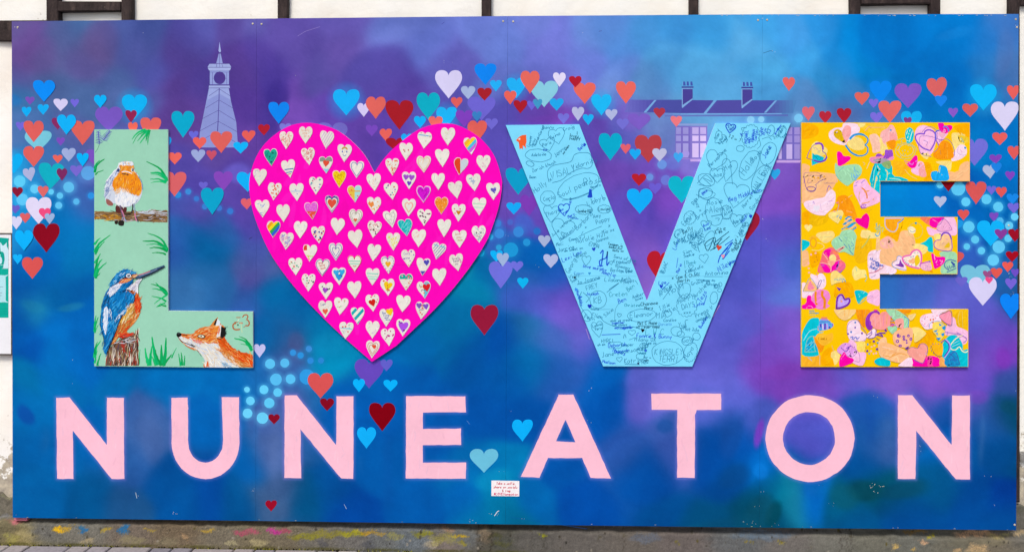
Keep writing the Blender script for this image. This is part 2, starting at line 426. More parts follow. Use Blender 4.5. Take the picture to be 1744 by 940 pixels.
# plinth: a bulging cement skirting, stained and splashed with paint
def plinth_profile(h):
    t = max(0.0, min(1.0, (h - .094) / .022)); t = t * t * (3 - 2 * t)
    return (-.064 + .10 * max(0, h)) * (1 - t) + (-.012 + .02 * max(0, h - .1)) * t
def splat(V2, items, base):
    """stains painted on the plinth: (px, py, rx, ry, hex, opacity)"""
    return base
def make_plinth():
    xs = np.concatenate([np.linspace(XL, -2.65, 40)[:-1], np.linspace(-2.65, 2.65, 1301), np.linspace(2.65, XR, 40)[1:]]); nx, nz = len(xs) - 1, 56; us = np.linspace(0, 1, nz + 1)
    r = np.random.RandomState(5)
    def sm(n, k):
        a = r.randn(n); ker = np.hanning(k); ker /= ker.sum(); return np.convolve(np.pad(a, k, mode='wrap'), ker, 'same')[k:-k] * math.sqrt(k) * .8
    lump = np.outer(np.ones(nz + 1), sm(nx + 1, 110)) * .003 + np.outer(sm(nz + 1, 16), sm(nx + 1, 40)) * .0012 + r.randn(nz + 1, nx + 1) * .0004
    topj = sm(nx + 1, 22) * .008
    V, P = [], np.zeros(((nz + 1) * (nx + 1), 2)); k = 0
    for j, u in enumerate(us):
        for i, x in enumerate(xs):
            zb = ground_z(x) - .03; z = zb + (PLINTH_TOP + topj[i] - zb) * u
            uu = z - ground_z(x) + topj[i] * .35
            y = plinth_profile(uu) - (lump[j, i] + .002)
            if j == nz: y = 0.02
            V.append((x, y, z)); P[k] = to_px(x, y, z); k += 1
    F = [(j * (nx + 1) + i, j * (nx + 1) + i + 1, (j + 1) * (nx + 1) + i + 1, (j + 1) * (nx + 1) + i) for j in range(nz) for i in range(nx)]
    px, py = P[:, 0], P[:, 1]
    wx = px + 3 * np.sin(py * .45 + px * .05) + r.randn(len(px)) * 1.6; wy = py + 1.6 * np.sin(px * .21) + 1.2 * np.sin(px * .083 + 2) + r.randn(len(px)) * 1.0
    cps = [(10, 860, '#8C8880'), (10, 900, '#8A8268'), (40, 910, '#A89A6C'), (70, 905, '#848484'), (150, 900, '#8E8C88'), (220, 905, '#8C8078'), (300, 905, '#8A7A68'),
           (380, 915, '#8C8478'), (430, 918, '#8E8470'), (480, 920, '#8C8272'), (540, 925, '#84807C'), (600, 922, '#807E80'), (650, 925, '#7E8288'), (700, 925, '#7C8694'),
           (760, 930, '#8E8484'), (800, 915, '#7E8288'), (830, 915, '#6E665A'), (850, 920, '#5E605C'), (900, 920, '#706E6E'), (980, 925, '#787474'), (1080, 925, '#7E7876'),
           (1160, 925, '#80787A'), (1260, 920, '#787C84'), (1340, 920, '#868284'), (1420, 920, '#888886'), (1480, 920, '#84847E'), (1560, 920, '#808280'), (1620, 930, '#84827A'),
           (1680, 925, '#8A8276'), (1738, 900, '#807E7C'), (1738, 880, '#7C7A78'), (-600, 900, '#88847C'), (2300, 900, '#807E7C')]
    cp = np.array([(a, b) for a, b, _ in cps], float); cc = np.array([hexrgb(h) for *_, h in cps])
    d2 = ((wx[:, None] - cp[None, :, 0]) / 50) ** 2 + ((wy[:, None] - cp[None, :, 1]) / 30) ** 2
    wgt = 1 / (d2 + .02) ** 2; C = (wgt @ cc) / wgt.sum(1)[:, None]
    C = C * np.array([1.03, 1.0, .94]); C *= (.80 * (1 + np.where(px < 760, .07, .035) * r.randn(len(px))))[:, None]
    st = [(100, 901, 8, 6, '#E8B010', .95), (115, 898, 8, 4, '#D0A020', .8), (141, 902, 6, 6, '#1A6CA8', .9), (180, 900, 9, 3, '#C8A420', .7), (211, 902, 9, 8, '#1A6CA8', .95),
          (255, 901, 7, 2, '#C0A030', .7), (45, 905, 14, 14, '#A89C78', .45), (20, 915, 12, 8, '#A8A050', .6), (150, 922, 12, 5, '#C8B080', .6), (225, 920, 22, 7, '#988E60', .5),
          (285, 922, 18, 7, '#989070', .4), (355, 903, 12, 2.5, '#C8A030', .8), (315, 914, 7, 4, '#D0A070', .6), (420, 905, 22, 5, '#B84868', .85), (466, 904, 10, 5, '#C42890', .95),
          (485, 903, 10, 4, '#B04060', .8), (440, 925, 14, 7, '#C0B080', .7), (395, 924, 9, 4, '#B8AC80', .7), (520, 914, 26, 5, '#8A8420', .9), (560, 908, 30, 6, '#8A8030', .9),
          (600, 909, 22, 5, '#A09820', .9), (625, 906, 14, 3, '#C89820', .8), (648, 907, 12, 3, '#B89030', .7), (672, 914, 14, 6, '#98904C', .8), (550, 927, 8, 8, '#4C4C54', .6), (628, 927, 10, 9, '#484850', .6),
          (720, 908, 18, 5, '#8A8420', .9), (780, 912, 14, 3, '#C8A018', .85), (745, 920, 12, 9, '#98903C', .7), (735, 926, 12, 6, '#B8A888', .6), (765, 915, 12, 10, '#98904A', .6), (787, 924, 6, 5, '#A09020', .7),
          (762, 902, 10, 5, '#B08060', .6), (824, 905, 8, 18, '#8A7660', .7), (845, 912, 12, 3, '#4A4C20', .6), (855, 925, 18, 4, '#5A5820', .5), (924, 911, 4, 4, '#A0A010', .9), (1020, 914, 3, 3, '#504830', .7), (1060, 912, 3, 3, '#504830', .6),
          (1100, 915, 24, 8, '#5C6C88', .5), (1300, 910, 50, 9, '#5A7088', .6), (1272, 922, 3, 2, '#8A7820', .8), (1282, 922, 3, 2, '#8A7820', .8), (1328, 923, 5, 2, '#A89820', .7), (1155, 922, 3, 3, '#7A7020', .7),
          (1524, 930, 5, 5, '#D8B060', .9), (1558, 934, 4, 3, '#C8A050', .8), (1572, 924, 6, 4, '#D8A880', .9), (1586, 913, 5, 4, '#B0A020', .9), (1560, 904, 22, 3, '#A87830', .7), (1660, 908, 36, 5, '#D8A880', .9),
          (1700, 911, 20, 4, '#B8A868', .7), (1640, 925, 22, 9, '#6A6454', .7), (1665, 935, 18, 8, '#CCA878', .8), (1632, 937, 8, 5, '#C8A070', .8), (1690, 922, 26, 6, '#787058', .6), (1735, 908, 14, 4, '#C8A878', .7), (1738, 868, 12, 6, '#6A6858', .6),
          (25, 887, 9, 4, '#D06878', .8), (10, 880, 10, 5, '#7C8090', .5), (15, 846, 14, 5, '#9A9A70', .5)]
    for x, y, rx, ry, h, op in st:
        d = ((wx - x) / rx) ** 2 + ((wy - y) / ry) ** 2
        a = (np.clip((1.5 - d) / .9, 0, 1) * op * np.clip(.8 + .3 * r.randn(len(px)), .2, 1))[:, None]; C = C * (1 - a) + np.array(hexrgb(h)) * a
    # joints and cracks in the cement
    for x, wd, op in ((815, 2.0, .85), (837, 2.2, .9), (822, 1.0, .4), (868, 1, .4), (905, 1, .3), (924, 1.2, .5), (928, 1, .4), (1063, 1, .5), (1255, 1, .4), (1378, 1, .4), (1432, 1.6, .7), (1441, 1, .6), (1447, 1.4, .6), (1452, 1, .5), (275, 1.4, .5), (1210, 1, .4), (1140, .9, .4)):
        a = (np.exp(-((px + 2.2 * np.sin(py * .35 + x) + 1.2 * np.sin(py * .9) - x) / wd) ** 2) * op * np.clip(.7 + .4 * r.randn(len(px)), 0, 1))[:, None]; C = C * (1 - a) + np.array(hexrgb('#3A342C')) * a
    for _ in range(110):                                                # pits, grit and little black lichens
        x, y = r.uniform(0, 1744), r.uniform(893, 940); s = r.uniform(.7, 2.2); h = ['#2C2824', '#3A342A', '#4A4436', '#9A9080', '#6A6458', '#5A5020'][r.randint(6)]
        m = (abs(px - x) < 8) & (abs(py - y) < 8); d = ((px[m] - x) / s) ** 2 + ((py[m] - y) / (s * r.uniform(.5, 1.8))) ** 2; a = (np.clip(1.6 - d, 0, 1) * .8)[:, None]; C[m] = C[m] * (1 - a) + np.array(hexrgb(h)) * a
    # moss along the foot
    foot = np.array([to_px(x, FOOT_Y, ground_z(x))[1] for x in xs]); foot = np.tile(foot, nz + 1)
    mo = np.exp(-((py - foot + 1.5) / 2.5) ** 2) * np.clip(.45 + .6 * r.randn(len(px)) * .5 + .4 * np.sin(px * .06), 0, 1) * (px < 900)
    C = C * (1 - mo[:, None] * .8) + np.array(hexrgb('#4A4618')) * mo[:, None] * .8
    C = np.clip(C, 0, 1); L = np.where(C <= .04045, C / 12.92, ((C + .055) / 1.055) ** 2.4) / np.array(WHITE)
    m, t, b = new_mat('stained_cement'); p = position(t)
    a = N(t, 'ShaderNodeAttribute', attribute_name='pigment')
    f = ramp(t, noise(t, p, 45, 8, .7), [(.3, g3(.72)), (.5, g3(.98)), (.7, g3(1.12))])
    sp = ramp(t, noise(t, p, 170, 4, .6), [(.27, g3(.6)), (.36, g3(1)), (.7, g3(1)), (.78, g3(1.15))])
    t.links.new(mix(t, 1.0, mix(t, 1.0, a.outputs['Color'], f, 'MULTIPLY'), sp, 'MULTIPLY'), b.inputs['Base Color'])
    b.inputs['Roughness'].default_value = .9; b.inputs['Specular IOR Level'].default_value = .15
    bump(t, b, noise(t, p, 70, 8, .7), .7, .004)
    o = mesh_obj('cement_plinth', V, F, m, wall, smooth=True)
    ca = o.data.color_attributes.new('pigment', 'FLOAT_COLOR', 'POINT'); buf = np.ones((len(V), 4), np.float32); buf[:, :3] = L
    ca.data.foreach_set('color', buf.ravel())
make_plinth()
# ---------------------------------------------------------------- ground
def slope_quad(name, x0, x1, y0, y1, dz, mat, kind):
    V = [(x0, y0, ground_z(x0) + dz), (x1, y0, ground_z(x1) + dz), (x1, y1, ground_z(x1) + dz), (x0, y1, ground_z(x0) + dz)]
    return mesh_obj(name, V, [(0, 1, 2, 3)], mat, None, kind=kind)
def paving_mat():
    m, t, b = new_mat('distant_paving'); p = position(t)
    br = N(t, 'ShaderNodeTexBrick', Scale=5.0); br.inputs['Color1'].default_value = (*lin('#8E888E'), 1); br.inputs['Color2'].default_value = (*lin('#A09890'), 1)
    br.inputs['Mortar'].default_value = (*lin('#4A463E'), 1); br.inputs['Mortar Size'].default_value = .015; t.links.new(p, br.inputs['Vector'])
    c = mix(t, 1.0, br.outputs['Color'], ramp(t, noise(t, p, 18, 6), [(.3, g3(.75)), (.7, g3(1.1))]), 'MULTIPLY')
    t.links.new(c, b.inputs['Base Color']); b.inputs['Roughness'].default_value = .85; return m
pave = slope_quad('pavement', -60, 60, -80, 0.0, -.012, paving_mat(), 'structure')
def brick_mat():
    m, t, b = new_mat('block_paver'); p = position(t)
    oi = N(t, 'ShaderNodeObjectInfo')
    base = ramp(t, oi.outputs['Random'], [(0, lin('#8A848C')), (.5, lin('#9C949A')), (1, lin('#B0A4A0'))])
    f = ramp(t, noise(t, p, 60, 7, .7), [(.3, g3(.7)), (.55, g3(1)), (.75, g3(1.12))])
    t.links.new(mix(t, 1.0, base, f, 'MULTIPLY'), b.inputs['Base Color']); b.inputs['Roughness'].default_value = .85; b.inputs['Specular IOR Level'].default_value = .15
    bump(t, b, noise(t, p, 220, 4), .5, .001); return m
BRICK = brick_mat()
def brick_mesh(lx, ly):
    g, b, h = .004, .004, .05; x, y = lx / 2 - g, ly / 2 - g
    V = [(-x, -y, -h), (x, -y, -h), (x, y, -h), (-x, y, -h), (-x, -y, -b), (x, -y, -b), (x, y, -b), (-x, y, -b), (-x + b, -y + b, 0), (x - b, -y + b, 0), (x - b, y - b, 0), (-x + b, y - b, 0)]
    F = [(8, 9, 10, 11)] + [(i, (i + 1) % 4, (i + 1) % 4 + 4, i + 4) for i in range(4)] + [(i + 4, (i + 1) % 4 + 4, (i + 1) % 4 + 8, i + 8) for i in range(4)]
    me = bpy.data.meshes.new('paving_brick'); me.from_pydata(V, [], F); me.materials.append(BRICK); return me
MA, MB_ = brick_mesh(.2, .1), brick_mesh(.1, .2)
rp = random.Random(11); pw = world_loc(pave)
xj = at(123, 930, FOOT_Y).x                                          # a surveyed joint: pairs of headers start here
for row in range(3):
    for c in range(-13, 16):
        x0 = xj + .2 * c; y0 = FOOT_Y - .006 - .2 * row
        for q in (0, 1):
            me, x, y = (MB_, x0 + .05 + .1 * q, y0 - .1) if (c + row) % 2 == 0 else (MA, x0 + .1, y0 - .05 - .1 * q)
            o = bpy.data.objects.new('paving_brick', me); o.parent = pave; COL.objects.link(o)
            o.location = Vector((x, y, ground_z(x) + rp.uniform(-.0015, .0015))) - pw
            o.rotation_euler = (rp.gauss(0, .004), math.atan2(-(gB.z - gA.z), gB.x - gA.x) + rp.gauss(0, .004), rp.gauss(0, .008))
# moss and grit in the corner between plinth and paving
def moss():
    V, F, C = [], [], []; cols = [lin(h) for h in ('#5E5A18', '#767020', '#3E3A18', '#8A8430', '#2A2614', '#1E1A14', '#1E1A14', '#2A2418')]
    r = random.Random(5)
    for _ in range(2600):
        x = r.uniform(-2.7, 2.7); px = to_px(x, FOOT_Y, ground_z(x))[0]
        if px > 700 and r.random() < .8: continue
        if math.sin(px * .045) + math.sin(px * .11 + 1) < r.uniform(-2.2, 1.4): continue
        y = FOOT_Y + r.gauss(.004, .006); z = ground_z(x); s = r.uniform(.002, .006); c = r.choice(cols); o = len(V); h = s * r.uniform(.2, 1.1)
        for k in range(5): a = 2 * math.pi * k / 5; V.append((x + s * math.cos(a), y + s * .8 * math.sin(a), z - .004))
        V.append((x + r.uniform(-s, s) * .5, y, z + h))
        for k in range(5): F.append((o + k, o + (k + 1) % 5, o + 5)); C.append(c)
    return mesh_obj('moss', V, F, PAPER, None, cols=C, kind='stuff')
moss()
# ================================================================ the mural board
PT = """25,40,7060A0 60,70,6C5098 110,60,556098 140,42,4A70A8 170,70,685890 230,80,5058A0 50,100,664C90 40,130,5A5A9C 90,100,5A6098 100,150,4A6298 30,170,3A70A8 150,110,5E5898 150,160,4A68A0 200,140,4C64A0 200,60,4A5CA0 250,50,48589E 260,120,4A50A0 250,170,5058A0 300,90,50408E 290,140,563C8C 320,60,504A9C 340,30,5A5CB0 400,40,5C4C9E 410,100,543C90 330,140,4E3E92 320,190,583E90 300,200,5A3E8E 420,170,503690 420,220,60409C
30,230,4A70AC 140,240,5866A8 150,300,6058AC 30,300,2A88C8 80,290,4070B0 120,310,3C74BC 140,360,3C64B0 30,340,1890D4 110,380,1470B8 140,420,0E74B8 60,440,0E68BC 30,400,1C90D8 300,280,5448A4 320,310,5446A8 340,240,584496 400,290,54409C 310,370,4858B0 330,380,5A4CA8 400,350,5A46A6 420,380,5048A8 370,400,2A62AA 300,420,2A68B4 360,430,0A64A4 420,430,2860A4
40,480,0A62BC 100,480,0A6CB8 140,470,0A64B4 60,505,1888C0 30,530,0A60B8 100,540,0A72CC 150,530,0A6AC4 40,570,0A62BE 60,590,0A54B4 100,600,0A70C4 150,600,0870CC 30,640,0678B8 100,650,0672C0 200,650,0678C4 300,650,067ACC 400,650,0A74C8 300,450,2A5CB0 340,440,1460A0 340,480,2068A8 400,450,4A60A0 420,470,5650A0 420,430,6048A8 310,510,3878B8 360,510,2A6CB0 420,520,3060B0
40,700,0672C0 80,760,066CBC 60,850,0868B4 150,850,0A5A9C 200,860,1E5C98 250,700,3A68B0 255,740,4068AC 230,780,2A64B0 300,860,0658A8 350,850,0A54B0 350,720,0468C0 400,870,0A5AA0 430,800,0A64B8 150,720,0470C8 280,820,0A58A8
450,450,4A60A0 460,500,0A70B4 500,540,1070B8 490,560,3460A0 500,580,4A5C98 540,570,0A88C4 560,590,0A94C8 470,560,1468B0 440,640,1A74C4 480,620,3A68B0 470,700,4868B0 460,780,4A68A8 480,850,3A5C90 450,870,3E6090 520,860,0A5890 560,850,0658A8 620,700,0460BC 640,780,0464BC 700,640,0462BC 720,580,0A70BC 700,860,0860B8 600,870,0850B0 760,700,0460BC 780,600,0A72B8 740,540,0A78B8 800,500,0A88B8 790,470,1090BC 830,470,1070B0 780,560,0A74B0 800,620,0A58AC 860,600,0A58B8 880,520,3A60C4 850,700,0458B4 840,800,0A70BC 850,830,0A8CC8 860,870,0C84B8 880,880,08709C 800,860,0668C0 810,885,0A80B4
450,40,6460B0 450,80,54409C 500,50,6050A8 520,90,5A4AA0 480,120,4C3A98 480,150,40308C 450,180,4C3898 520,150,6A48A8 520,190,7A50B8 560,130,5C50A4 600,50,6458B0 600,90,6250A6 580,200,6848B0 650,60,6878C8 700,40,6070C0 720,80,6272C8 800,50,6A7CD0 850,80,6A80D4 660,130,5048A0 680,150,54409C 750,110,5E5CB4 740,200,5850AC 640,220,6444A8 680,230,5E42A8 850,160,6878CC 860,210,5A50B4 855,260,5A50B8
900,40,6C7CD0 960,60,7078D4 1000,50,6488D4 1040,40,5C8CD8 1060,80,5088D4 1100,70,4A98DC 1150,60,4098DC 1200,60,3A9ADC 1260,70,58A8E0 1290,50,3C9CE0 920,90,7078D4 1000,100,6478D0 1060,120,5C80D0 1130,110,50A0DC 1200,110,54A8E0 1280,110,4AA4DE 960,140,7074D0 1050,145,6888D0 1110,150,5C90CC 1220,150,54A0D8 1300,160,4898D4 900,200,6A48B0 930,205,7A48B4 980,220,5C50B0 1000,240,5648AC 1060,210,6C6CC8 1100,215,6C70C0 1130,215,6C90CC 1200,205,60A0D4 1060,240,5858B8
1320,60,4094DC 1350,100,3C9CE0 1400,50,2A90DC 1440,60,1484D4 1420,100,1C88D4 1500,60,0678CC 1480,110,0A84D0 1560,80,0674C8 1650,60,0478CC 1700,80,1C74C4 1725,60,4078C4 1725,110,4A78B8 1600,130,0674C8 1400,140,2E90D0 1440,150,3482C4 1430,185,5070B0 1480,200,3C74BC 1340,180,5088C4 1350,200,5C88C0 1550,130,0A74C4 1640,160,0674C8 1700,130,2074BC 1620,200,0A76C4 1660,260,0A78C4 1710,250,0A70C0 1700,310,0A6CC0
1510,340,0A84D4 1560,340,0478CC 1610,340,0460B8 1650,330,0460B8 1700,350,0468B8 1640,400,0868BC 1720,420,0860AC 1640,440,3060C0 1510,490,3478D0 1560,490,4A70D0 1620,500,5C60C8 1680,540,5C5CC8 1710,480,2464B4 1720,500,2060A8 1700,560,6850C0 1670,600,6C50C0 1710,590,8040C0 1660,640,6A4CC4 1720,640,3A58AC
870,280,5C50B8 870,330,6A4CB0 890,350,6448B4 860,420,3868C4 900,430,0A68C0 930,470,2060C4 880,480,2868C0 950,500,6A50C0 900,520,5A58C4 960,540,6C5CC8 890,580,2070B0 930,590,4468C0 980,590,6460C8 1000,610,2068CC 900,630,1070B8 960,640,2A64C0 1010,640,0C70D0
1010,230,6C48B0 1050,300,6C48B0 1090,240,5A58B4 1150,240,6A80C4 1060,340,5C4AB4 1100,380,5C48B8 1150,350,7848BC 1130,300,7450BC 1070,400,7050BC 1100,420,7A54BC 1120,480,8060C0 1100,490,8058BC 1160,400,6850C0 1080,430,6C58C0 1190,260,7C70CC
1340,300,8058C4 1350,340,8050C4 1340,400,6050C0 1300,440,5858C8 1330,470,5A5CC8 1280,480,5458C4 1355,440,4C68CC 1350,500,5870D0 1300,540,6058C4 1340,560,7858C8 1260,560,5C60CC 1240,600,6060CC 1290,600,7450C4 1350,600,7C54C8 1220,650,6868D4 1290,640,7C48C0 1330,650,8044BC 1380,650,7C48BE 1420,660,7C4CC0 1450,650,6058C4 1500,650,7858C0 1570,660,7C50C0 1620,640,7450C4
870,660,0A60B8 940,640,2060BC 1000,660,0A6CD0 1030,700,0A60C4 900,720,0458B4 880,790,0A80C0 870,840,0A90C4 920,850,0A6CBC 960,780,0456B0 1000,860,0650B0 1060,740,2C60BC 1070,770,2A5CB4 1090,700,6060C8 1080,660,6068D0 1150,655,6A6CD8 1120,720,3860B4 1140,760,3A5CB4 1100,800,0454B0 1200,690,5868D0 1240,680,6068D4 1230,720,1A50A8 1210,760,0450AC 1260,760,0A54B4 1280,720,4A5CC0 1250,800,064A98 1290,800,0A74D8 1300,840,0A5C98 1150,870,0454A0 1200,880,08588C 1280,860,0A5070 1310,880,064870 1320,850,1088A8 1350,850,1890B4 1390,840,0A74D8 1340,800,0A64B8 1400,740,5058C8 1370,770,5454C4 1400,710,5C50C0 1470,700,1C5CB8 1490,750,1860B4 1480,800,0C58A8 1510,760,3A60A8 1500,830,0A5870 1460,860,0A6890 1540,850,0A5080 1580,830,0A5C98 1470,880,0A60A0 1560,880,0450A0 1640,860,0650A4 1700,850,0440A0 1700,880,0A50A0 1700,770,0A54A0 1670,720,1C60B0 1720,700,0A5078 1725,780,0A5488 1690,700,1C5898 1660,690,5058B8 1590,700,1A5CB8 1600,740,0A60BC 1590,780,0A64B8 1550,690,4A58B8"""
PTS = [(float(a), float(b), ('00' if int(c[:2], 16) <= 20 else c[:2]) + c[2:]) for a, b, c in (q.split(',') for q in PT.split())]
# single puffs of the spray can: x, y, rx, ry, colour, strength
PUFF = [(30, 179, 12, 12, '1E74BE', .6), (31, 709, 11, 17, '0A50B0', .8), (395, 285, 24, 20, '6A60C8', .75), (900, 368, 17, 17, '3C68CC', .7), (1163, 285, 15, 15, '6C7CD8', .7),
        (1125, 730, 13, 12, '2058AC', .8), (1292, 742, 9, 22, '8038BC', .8), (1310, 600, 10, 60, '7C4CC4', .4), (1335, 647, 42, 13, '8840B8', .5), (1715, 595, 14, 18, '8438BC', .7), (1235, 745, 22, 26, '1450A8', .6), (1312, 876, 17, 15, '004458', .85), (1285, 868, 26, 22, '0A5068', .6), (1235, 876, 40, 12, '08587C', .5), (1250, 800, 26, 20, '084C90', .5),
        (1388, 842, 17, 17, '0A78E4', .7), (1293, 805, 12, 16, '0A80E4', .7), (560, 585, 26, 20, '0A98CC', .5), (505, 575, 14, 16, '505890', .5), (745, 460, 22, 20, '1096C0', .5), (800, 470, 16, 26, '0A8CB4', .6), (850, 828, 32, 22, '0A98CC', .55),
        (1655, 670, 24, 14, '8044BC', .5), (1720, 690, 16, 12, '0A5068', .5), (130, 505, 24, 8, '2A90B8', .5), (60, 502, 20, 10, '2090BC', .5), (480, 152, 28, 26, '3A2A88', .5), (525, 195, 40, 34, '8454C0', .45), (1645, 60, 30, 10, '1C84D4', .4), (1722, 95, 16, 40, '5C78B8', .4), (1490, 836, 30, 17, '044E60', .85), (1545, 840, 34, 15, '064E6C', .75), (1455, 850, 26, 18, '0A6478', .6), (1395, 838, 40, 20, '0A70B0', .3),
        (1088, 208, 32, 22, '7C5CC4', .6), (945, 200, 55, 10, '7C44B4', .6), (80, 95, 30, 34, '6E4C92', .4), (175, 65, 26, 30, '6A5694', .4), (300, 100, 26, 30, '4A3C8C', .3), (260, 750, 20, 40, '4868A8', .45), (1340, 815, 20, 26, '1090B0', .4), (1100, 690, 45, 24, '6A66CC', .5)]
GLOW = []          # soft overspray round the stencilled shapes: (x, y, r, colour, strength)
NUN = {}           # the painted letters, filled below
def poly(s): return [tuple(map(float, q.split(','))) for q in s.split()]
def arc(cx, cy, rx, ry, a0, a1, n): return [(cx + rx * math.cos(math.radians(a0 + (a1 - a0) * i / n)), cy + ry * math.sin(math.radians(a0 + (a1 - a0) * i / n))) for i in range(n + 1)]
NUNEATON = [('N', poly('96,677 118.7,676.6 182,757.5 182.3,677 211,677 211.6,815 190.5,815.3 124,733 125,815 97.2,815'), []),
            ('U', poly('291.6,677 319.7,676.8 320.5,748') + arc(350.1, 752, 29.6, 35.4, 172, 8, 14) + poly('379.7,748 377.5,676 406.8,676 408,748') + arc(350, 752, 58, 63.4, 2, 178, 20) + poly('292.4,745'), []),
            ('N', poly('484.6,673 505.3,672.6 572.6,757.4 573.2,674.8 602,674.6 601.8,814.6 581,814.4 511.8,730.3 512.8,813.8 484.4,813.6'), []),
            ('E', poly('691.6,674 792.6,674.6 793.3,701.4 720.3,702.2 720.2,730 785.1,729.4 785.1,757 720.2,757.8 720.1,787.1 794,787.4 793.4,814.8 691.2,814'), []),
            ('A', poly('951.6,672 976.5,671.9 1040.3,814 1006.2,813.4 991.5,779.5 933.4,779.5 918.4,812.8 887,811.4'), [poly('963.2,714.4 979.8,752.6 946.8,751.2')]),
            ('T', poly('1109,670 1228,670 1228,697.4 1183.8,698 1183,813 1153.4,813 1153.2,697.8 1109.8,697.4'), []),
            ('O', arc(1379.3, 746.2, 75.7, 73.8, 0, 345, 30), [arc(1378, 746, 44.4, 45, 0, 340, 24)]),
            ('N', poly('1529.3,673 1554,673 1620.6,757.6 1621.8,673.2 1652,673.2 1651.8,815.6 1627.8,815.6 1560.6,733 1559.2,815.4 1529,814.8')), ]
NUNEATON = [(t[0], t[1], t[2] if len(t) > 2 else []) for t in NUNEATON]
PANELS = [((20, 37), (436.78, 32.4), (435.43, 886.4), (21.6, 881.2)), ((437.0, 32.4), (864.64, 28), (860.88, 892.4), (435.65, 886.4)),
          ((864.86, 28), (1298.44, 25), (1292.84, 898), (861.1, 892.4)), ((1298.66, 25), (1735, 24.5), (1730.6, 902.2), (1293.06, 898))]
def seg_dist(px, py, P):
    d = np.full(px.shape, 1e9)
    for i in range(len(P)):
        (xa, ya), (xb, yb) = P[i - 1], P[i]; vx, vy = xb - xa, yb - ya
        t = np.clip(((px - xa) * vx + (py - ya) * vy) / (vx * vx + vy * vy + 1e-9), 0, 1)
        d = np.minimum(d, np.hypot(px - xa - t * vx, py - ya - t * vy))
    return d
def mural_colours(px, py):
    r = np.random.RandomState(2)
    wx, wy = px.copy(), py.copy()
    for f, a in ((.012, 13), (.027, 8), (.06, 3.5)):
        for _ in range(3):
            th = r.uniform(0, 6.28); ph = r.uniform(0, 6.28, 2); u = f * (px * math.cos(th) + py * math.sin(th)) * r.uniform(.7, 1.4)
            wx += a * np.sin(u + ph[0]) * .6; wy += a * np.sin(u * 1.13 + ph[1]) * .6
    cp = np.array([(a, b) for a, b, _ in PTS]); cc = np.array([hexrgb(h) for *_, h in PTS])
    out = np.zeros((len(px), 3))
    for s in range(0, len(px), 8000):
        d2 = (wx[s:s + 8000, None] - cp[None, :, 0]) ** 2 + (wy[s:s + 8000, None] - cp[None, :, 1]) ** 2
        g = np.exp(-d2 / (2 * 17.0 ** 2)) + 2e-3 * np.exp(-d2 / (2 * 48.0 ** 2)) + 1e-7 + 1e-12
        out[s:s + 8000] = (g @ cc) / g.sum(1)[:, None]
    for x, y, rx, ry, h, op in PUFF:
        d = np.sqrt(((wx - x) / rx) ** 2 + ((wy - y) / ry) ** 2); a = (np.clip(1.35 - d, 0, .7) / .7) ; a = (a * a * (3 - 2 * a) * op)[:, None]
        out = out * (1 - a) + np.array(hexrgb(h)) * a
    # runs where the spray was wetted
    for x, y0, y1, wd, h, op in ((255, 660, 800, 22, '5070B0', .35), (468, 690, 840, 12, '6078B0', .4), (433, 700, 770, 6, '2A74C4', .4), (616, 770, 810, 5, '3078C4', .4), (660, 700, 880, 10, '0A58B0', .3),
                                 (1510, 690, 800, 14, '4468A8', .4), (1672, 690, 800, 5, '3C70B4', .5), (77, 720, 780, 8, '2A74B8', .35), (1480, 660, 760, 10, '1450B0', .4), (990, 300, 700, 14, '7060C8', .1), (1270, 560, 680, 12, '7060CC', .3)):
        a = (np.exp(-((px - x + 2 * np.sin(py * .05)) / wd) ** 2) * np.clip((py - y0) / 30, 0, 1) * np.clip((y1 - py) / 30, 0, 1) * op)[:, None]
        out = out * (1 - a) + np.array(hexrgb(h)) * a
    for x, y, rr, h, op in GLOW:
        m = (abs(px - x) < rr * 1.6) & (abs(py - y) < rr * 1.6)
        d = np.hypot(px[m] - x, py[m] - y) / rr; a = (np.clip(1.5 - d, 0, 1) * op)[:, None]
        out[m] = out[m] * (1 - a) + np.array(hexrgb(h)) * a
    for ch, P, H in NUNEATON:
        bb = bbox(P); m = (px > bb[0] - 14) & (px < bb[2] + 14) & (py > bb[1] - 14) & (py < bb[3] + 14)
        d = seg_dist(px[m], py[m], P)
        for h in H: d = np.minimum(d, seg_dist(px[m], py[m], h))
        a = (np.exp(-(d / 3.6) ** 2) * .5)[:, None]; out[m] = out[m] * (1 - a) + np.array(hexrgb('8E7CD0')) * a
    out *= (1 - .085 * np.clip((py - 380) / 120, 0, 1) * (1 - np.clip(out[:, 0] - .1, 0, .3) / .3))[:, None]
    cloud = np.zeros(len(px))                                          # uneven passes of the spray can
    for f, a in ((.016, .04), (.035, .026), (.07, .018), (.15, .01)):
        for _ in range(4):
            th = r.uniform(0, 6.28); u = f * (wx * math.cos(th) + wy * math.sin(th)) * r.uniform(.7, 1.4); v = f * (wx * -math.sin(th) + wy * math.cos(th)) * r.uniform(.7, 1.4)
            cloud += a * .5 * np.sin(u + r.uniform(0, 6.28) + 1.5 * np.sin(v + r.uniform(0, 6.28)))
    out = out * (1 + cloud * np.array([1.2, 1.0, .7])[:, None]).T
    out += (r.randn(len(px)) * .004)[:, None]
    out = np.clip(out, 0.0, 1)
    return np.where(out <= .04045, out / 12.92, ((out + .055) / 1.055) ** 2.4) / np.array(WHITE)
base_ = at(872, 893, MURAL_Y)
mural = thing('mural_board', 'large blue and purple spray-painted hoarding of four panels with painted hearts', 'mural', (base_.x, MURAL_Y, base_.z))
